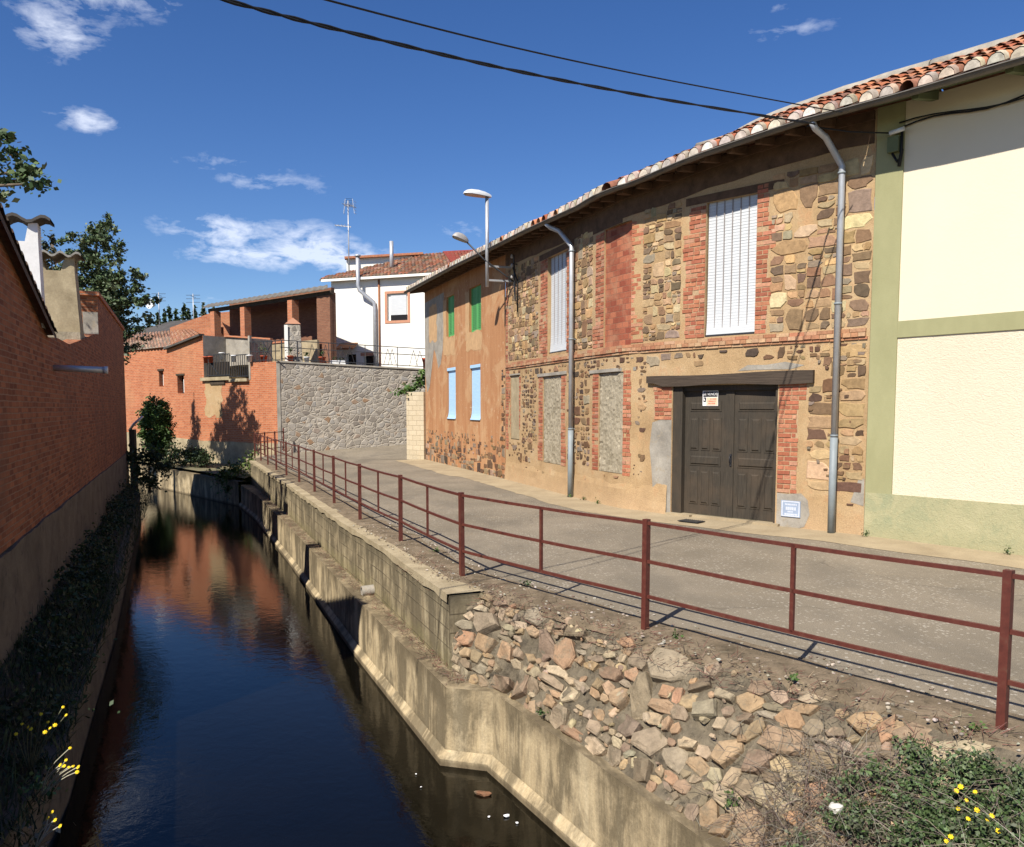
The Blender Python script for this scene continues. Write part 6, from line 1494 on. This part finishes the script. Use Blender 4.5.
m = MB(); random.seed(35)
for _ in range(9000):
    s_ = random.uniform(-5, 24) if random.random() < .4 else random.uniform(-5, 8); o_ = random.uniform(.03, .86); p = LEFT(s_, -.72 - .36 * min(1, o_ / .8) - .02, o_); h = random.uniform(.06, .26) * (1.3 if s_ > 8 else 1)
    d = Vector((random.gauss(0, .5), random.gauss(0, .5), 1)).normalized(); w = Vector((random.gauss(0, 1), random.gauss(0, 1), 0)).normalized() * random.uniform(.004, .009)
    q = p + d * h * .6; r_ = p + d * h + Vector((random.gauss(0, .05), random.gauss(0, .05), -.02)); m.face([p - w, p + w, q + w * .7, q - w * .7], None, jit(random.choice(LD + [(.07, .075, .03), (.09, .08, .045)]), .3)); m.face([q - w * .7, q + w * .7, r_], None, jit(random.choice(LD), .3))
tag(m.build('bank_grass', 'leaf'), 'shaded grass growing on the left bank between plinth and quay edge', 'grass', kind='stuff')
def stems(m, base, tips, r=.006, col=(.25, .24, .15)):
    for tp in tips:
        mid = Vector(base).lerp(Vector(tp), .5) + Vector((random.uniform(-.04, .04), random.uniform(-.04, .04), .04)); m.tube(spline3([base, mid, tp], 3), r, 4, col)
def daisy(m, p, r, n=Vector((-.2, -.5, .8))):
    n = n.normalized(); x = n.cross(Vector((0, 0, 1))).normalized(); y = n.cross(x); p = Vector(p); k = 14; ring = [p + x * math.cos(6.283 * i / k) * r * (1.12 if i % 2 else .72) + y * math.sin(6.283 * i / k) * r * (1.12 if i % 2 else .72) for i in range(k)]
    for i in range(k): m.face([p + n * r * .35, ring[i], ring[(i + 1) % k]]); m.face([p - n * r * .3, ring[(i + 1) % k], ring[i]])
def flower_plant(name, base, heads, r, label, group, stem=(.20, .20, .12), lv=0, pal=LG):
    t = thing(name, base, label, 'flowering weed', group)
    m = MB(); stems(m, base, heads, .0045, stem); m.build('stems', 'twig', t)
    m = MB(); [daisy(m, h, r * random.uniform(.8, 1.15), Vector((random.uniform(-.6, .3), -.6, .7))) for h in heads]; m.build('flower_heads', 'petal_yellow', t)
    if lv:
        m = MB(); leaves(m, [(Vector(base) + Vector((random.uniform(-.12, .12), random.uniform(-.12, .12), random.uniform(.0, .15))), (.10, .10, .08), lv // 5) for _ in range(5)], .045, pal); m.build('leaves', 'leaf', t)
random.seed(41)
def pz(x, y, Z):
    a = px3(x, y, 1.0) - Vector((0, 0, CAM_H)); return Vector((0, 0, CAM_H)) + a * ((Z - CAM_H) / a.z)
G1 = 'yellow flowering weeds on the left bank'
flower_plant('flowering_weed', pz(40, 798, -1.0), [pz(x, y, -.62 + .02 * i) for i, (x, y) in enumerate(((60, 765), (64, 766), (69, 767), (73, 766), (78, 767), (77, 772), (66, 760), (70, 748)))], .015, 'sunlit yellow flowering weed leaning over the near left bank', G1, (.42, .40, .30), 60)
flower_plant('flowering_weed', pz(30, 775, -1.05), [pz(x, y, -.55 + .03 * (i % 4)) for i, (x, y) in enumerate(((22, 724), (28, 727), (31, 729), (41, 714), (48, 722), (55, 725), (50, 728), (45, 732), (16, 734), (66, 715), (63, 707)))], .016, 'shaded yellow flowering weed standing higher on the left bank', G1, (.12, .12, .07), 120, LD)
flower_plant('flowering_weed', pz(35, 850, -1.0), [pz(x, y, -.72) for x, y in ((48, 818), (55, 820), (60, 826), (52, 812))], .013, 'pale dried flower heads at the bottom left corner', G1, (.40, .38, .30), 60, [(.2, .18, .12)])

# right embankment vegetation
def proj_px(P):
    v = P - Vector((0, 0, CAM_H)); c, s = math.cos(PITCH), math.sin(PITCH); fw = v.y * c - v.z * s; up = v.y * s + v.z * c
    return 512 + FPX * v.x / fw, PY - FPX * up / fw
def emb_pick(x, y):
    best = None
    for i in range(50, 101):
        for j in range(0, 41):
            p = EMB(i / 100, j / 40); q = proj_px(p); d = (q[0] - x) ** 2 + (q[1] - y) ** 2
            if best is None or d < best[0]: best = (d, p)
    return best[1]
def on_emb(a, b, o=0.0): return EMB(a, b, o)
t = thing('dry_bush', on_emb(.62, .3), 'grey brown tangle of dry twigs on the embankment', 'dry bush')
m = MB(); random.seed(51)
for _ in range(1050):
    a = random.gauss(.61, .045); b = random.uniform(.0, .72); p = on_emb(min(.99, a), b, random.uniform(.0, .14)); d = Vector((random.gauss(0, 1), random.gauss(0, 1), random.gauss(.2, .6))).normalized(); L_ = random.uniform(.12, .42)
    q = p + d * L_ * .5 + Vector((0, 0, .03)); r_ = p + d * L_ + Vector((random.uniform(-.06, .06), random.uniform(-.06, .06), random.uniform(-.06, .04)))
    m.tube([p, q, r_], [.0028, .002, .001], 3, jit(random.choice([(.20, .165, .125), (.14, .11, .085), (.27, .23, .18), (.17, .12, .095)]), .2), False)
m.build('twigs', 'twig', t)
t = thing('dry_bush', on_emb(.82, .45), 'paler matted dry stalks among the green plants right of the white stone', 'dry bush')
m = MB()
for _ in range(520):
    a = random.gauss(.77, .06); b = random.gauss(.45, .2); p = on_emb(min(.99, max(.66, a)), min(.95, max(.02, b)), random.uniform(.02, .16)); d = Vector((random.gauss(0, 1), random.gauss(0, 1), random.gauss(.1, .5))).normalized(); L_ = random.uniform(.12, .4)
    q = p + d * L_ * .5 + Vector((0, 0, .03)); r_ = p + d * L_ + Vector((random.uniform(-.06, .06), random.uniform(-.06, .06), random.uniform(-.06, .04)))
    m.tube([p, q, r_], [.0027, .002, .001], 3, jit(random.choice([(.30, .26, .20), (.22, .18, .14), (.36, .32, .25), (.16, .12, .10)]), .2), False)
m.build('stalks', 'twig', t)
m = MB(); random.seed(52); bl = []
for _ in range(1900):
    a = random.uniform(.60, 1.0); b = random.uniform(.02, .88)
    if random.random() < .72 and (a < .66 or mnoise.noise((a * 20, b * 5, 0)) > .22): continue
    bl.append((on_emb(a, b, random.uniform(.04, .19)), (.10, .10, .06), 60))
for _ in range(40): a = random.uniform(.62, .80); bl.append((on_emb(a, random.uniform(.62, .9), random.uniform(.03, .12)), (.09, .09, .07), 80))
leaves(m, bl, .029, [(.07, .11, .035), (.09, .13, .05), (.05, .08, .028), (.11, .14, .07), (.085, .095, .055)])
tag(m.build('ground_cover', 'leaf'), 'low green creeping plants covering the bank at the lower right', 'ground cover', kind='stuff')
G2 = 'yellow flowering weeds on the right bank'
for c, hs, lb in ((pz(955, 815, -.42), ((953, 786), (957, 784), (959, 790), (957, 793), (970, 790), (962, 796)), 'tight cluster of yellow flowers upper left in the right bank patch'),
                  (pz(962, 832, -.42), ((957, 810), (965, 812), (975, 810)), 'row of three yellow flowers in the right bank patch'),
                  (pz(996, 838, -.40), ((992, 818), (994, 823), (995, 828)), 'rightmost yellow flowers near the bottom right corner'),
                  (pz(948, 848, -.45), ((947, 834), (951, 833), (944, 836)), 'lowest yellow flowers at the bottom of the right bank')):
    hh = [emb_pick(x, y) for x, y in hs]; back_ = Vector((0, 0, CAM_H)); hh = [h + (back_ - h).normalized() * .25 for h in hh]
    flower_plant('flowering_weed', emb_pick(hs[0][0], hs[0][1] + 16), hh, .0145, lb, G2, (.10, .14, .05), 60)
WR_ = emb_pick(836, 808); WR_ = WR_ + (Vector((0, 0, CAM_H)) - WR_).normalized() * .24
t = thing('white_rock', tuple(WR_), 'pale angular white stone lying on the dry bush', 'rock')
m = MB(); random.seed(3); rock(m, WR_, Vector((.8, -.6, 0)), Vector((.4, .5, .75)), Vector((-.5, -.6, .6)), .055, .04, .03, (.72, .70, .64), .3, .3); m.build('stone', 'white_stone', t)
m = MB(); random.seed(61); bl = []
for (x, y, z, r, n) in ((735, 805, -.72, .07, 60), (700, 762, -.86, .06, 45), (622, 758, -.88, .06, 40), (545, 715, -.82, .05, 30), (453, 597, -.25, .07, 70), (447, 580, -.1, .05, 30)):
    bl.append((pz(x, y, z) + Vector((-.04, -.03, .04)), (r, r, r * 1.1), n))
for s, o in ((15.6, .1), (16.35, .12), (22.3, .08), (24.4, .1), (14.95, .15)): bl.append((FAC(s, .07, o), (.07, .06, .08), 40))
for i, k, o in ((3, .12, .0), (3, .55, .2), (2, .45, .25), (4, .3, -.3), (5, .4, -.25), (3, .97, .15)): p = rv[i].lerp(rv[i - 1], k) + NA * o; bl.append((Vector((p.x, p.y, .03)), (.08, .08, .05), 34))
leaves(m, bl, .034, [(.07, .12, .03), (.09, .14, .04), (.05, .08, .025)])
tag(m.build('small_weeds', 'leaf'), 'scattered small green weeds growing from walls and kerb cracks', 'weeds', kind='stuff')
# dry reddish debris on the ledge and along the shoulder
m = MB(); random.seed(62)
for _ in range(2600):
    if random.random() < .5:
        t_ = random.uniform(0, 1) ** 1.4; A = Vector((-.55, 8.75)).lerp(Vector((-8.7, 28.5)), t_); n_ = NB * random.uniform(-.08, .22); p = Vector((A.x - n_.x * .2 + NB.x * random.uniform(-.06, .16), A.y + NB.y * random.uniform(-.06, .16), LTOP + .005 + random.uniform(0, .05)))
    else:
        t_ = random.uniform(.155, .36); q = rail_at(t_, random.uniform(.02, .46)); p = Vector((q.x, q.y, .005 + random.uniform(0, .03) - max(0, 0)))
        dd = (Vector((p.x, p.y)) - rail_at(t_, 0)).length; p.z -= max(0, dd - .15) * .4
    d = Vector((random.gauss(0, 1), random.gauss(0, 1), random.gauss(.15, .35))).normalized(); L_ = random.uniform(.03, .13)
    m.tube([p, p + d * L_], [.003, .0012], 3, jit(random.choice([(.16, .085, .06), (.12, .085, .06), (.22, .16, .11), (.20, .09, .07), (.28, .22, .15)]), .25), False)
tag(m.build('dry_litter', 'twig'), 'dry reddish stalks and straw lying along the ledge and road edge', 'dry litter', kind='stuff')
m = MB(); random.seed(63)
for _ in range(900):
    t_ = random.uniform(.14, .45); o = random.uniform(-.5, .3); q = rail_at(t_, o); s = random.uniform(.006, .022); p = Vector((q.x, q.y, .008))
    rock(m, p, Vector((1, 0, 0)), Vector((0, 1, 0)), Vector((0, 0, 1)), s, s * .8, s * .6, jit(random.choice([(.36, .31, .24), (.25, .2, .15), (.45, .40, .33), (.2, .15, .11)]), .2))
tag(m.build('loose_gravel', 'rubble_stone'), 'loose pale gravel scattered under the railing', 'gravel', kind='stuff')
# litter in the water
LLB = ['largest white scrap floating near the canal wall', 'small white scrap right of the largest one', 'pair of white specks left of the largest scrap', 'tiny white speck in mid water', 'tiny white speck farthest from the wall']
for (x, y, r), lb in zip(((507, 817, .035), (517, 824, .018), (489, 818, .016), (421, 788, .012), (416, 775, .012)), LLB):
    t = pz(x, y, WATER); m = MB(); rock(m, t + Vector((0, 0, .012)), Vector((1, 0, 0)), Vector((0, 1, 0)), Vector((0, 0, 1)), r, r * .7, r * .5, (.85, .85, .85), .4, .2)
    o = m.build('floating_litter', 'litter_white'); tag(o, lb, 'litter', 'white scraps floating on the canal')
m = MB(); c = pz(484, 794, WATER); rock(m, c, Vector((1, 0, 0)), Vector((0, 1, 0)), Vector((0, 0, 1)), .10, .06, .045, (.22, .11, .06), .4, .3); tag(m.build('brick_fragment', 'rubble_stone'), 'reddish brick fragment breaking the water by the canal wall', 'rubble')
# drain grate before the gate
t = thing('drain_grate', (3.4, 14.45, .02), 'dark iron drain grate in the pavement before the gate', 'drain grate')
m = MB(); u = FAC.u(19.6); n_ = FAC.n(19.6); ax = (Vector((u.x, u.y, 0)), Vector((n_.x, n_.y, 0)), Vector((0, 0, 1)))
c = FAC(19.35, .035, .55); m.box(c, (.42, .26, .012), ax=ax); m.build('frame', 'black_iron', t)
m = MB()
for k in range(-4, 5): m.box(c + ax[0] * k * .042 + Vector((0, 0, .008)), (.014, .22, .012), ax=ax)
m.build('bars', 'gutter_metal', t)
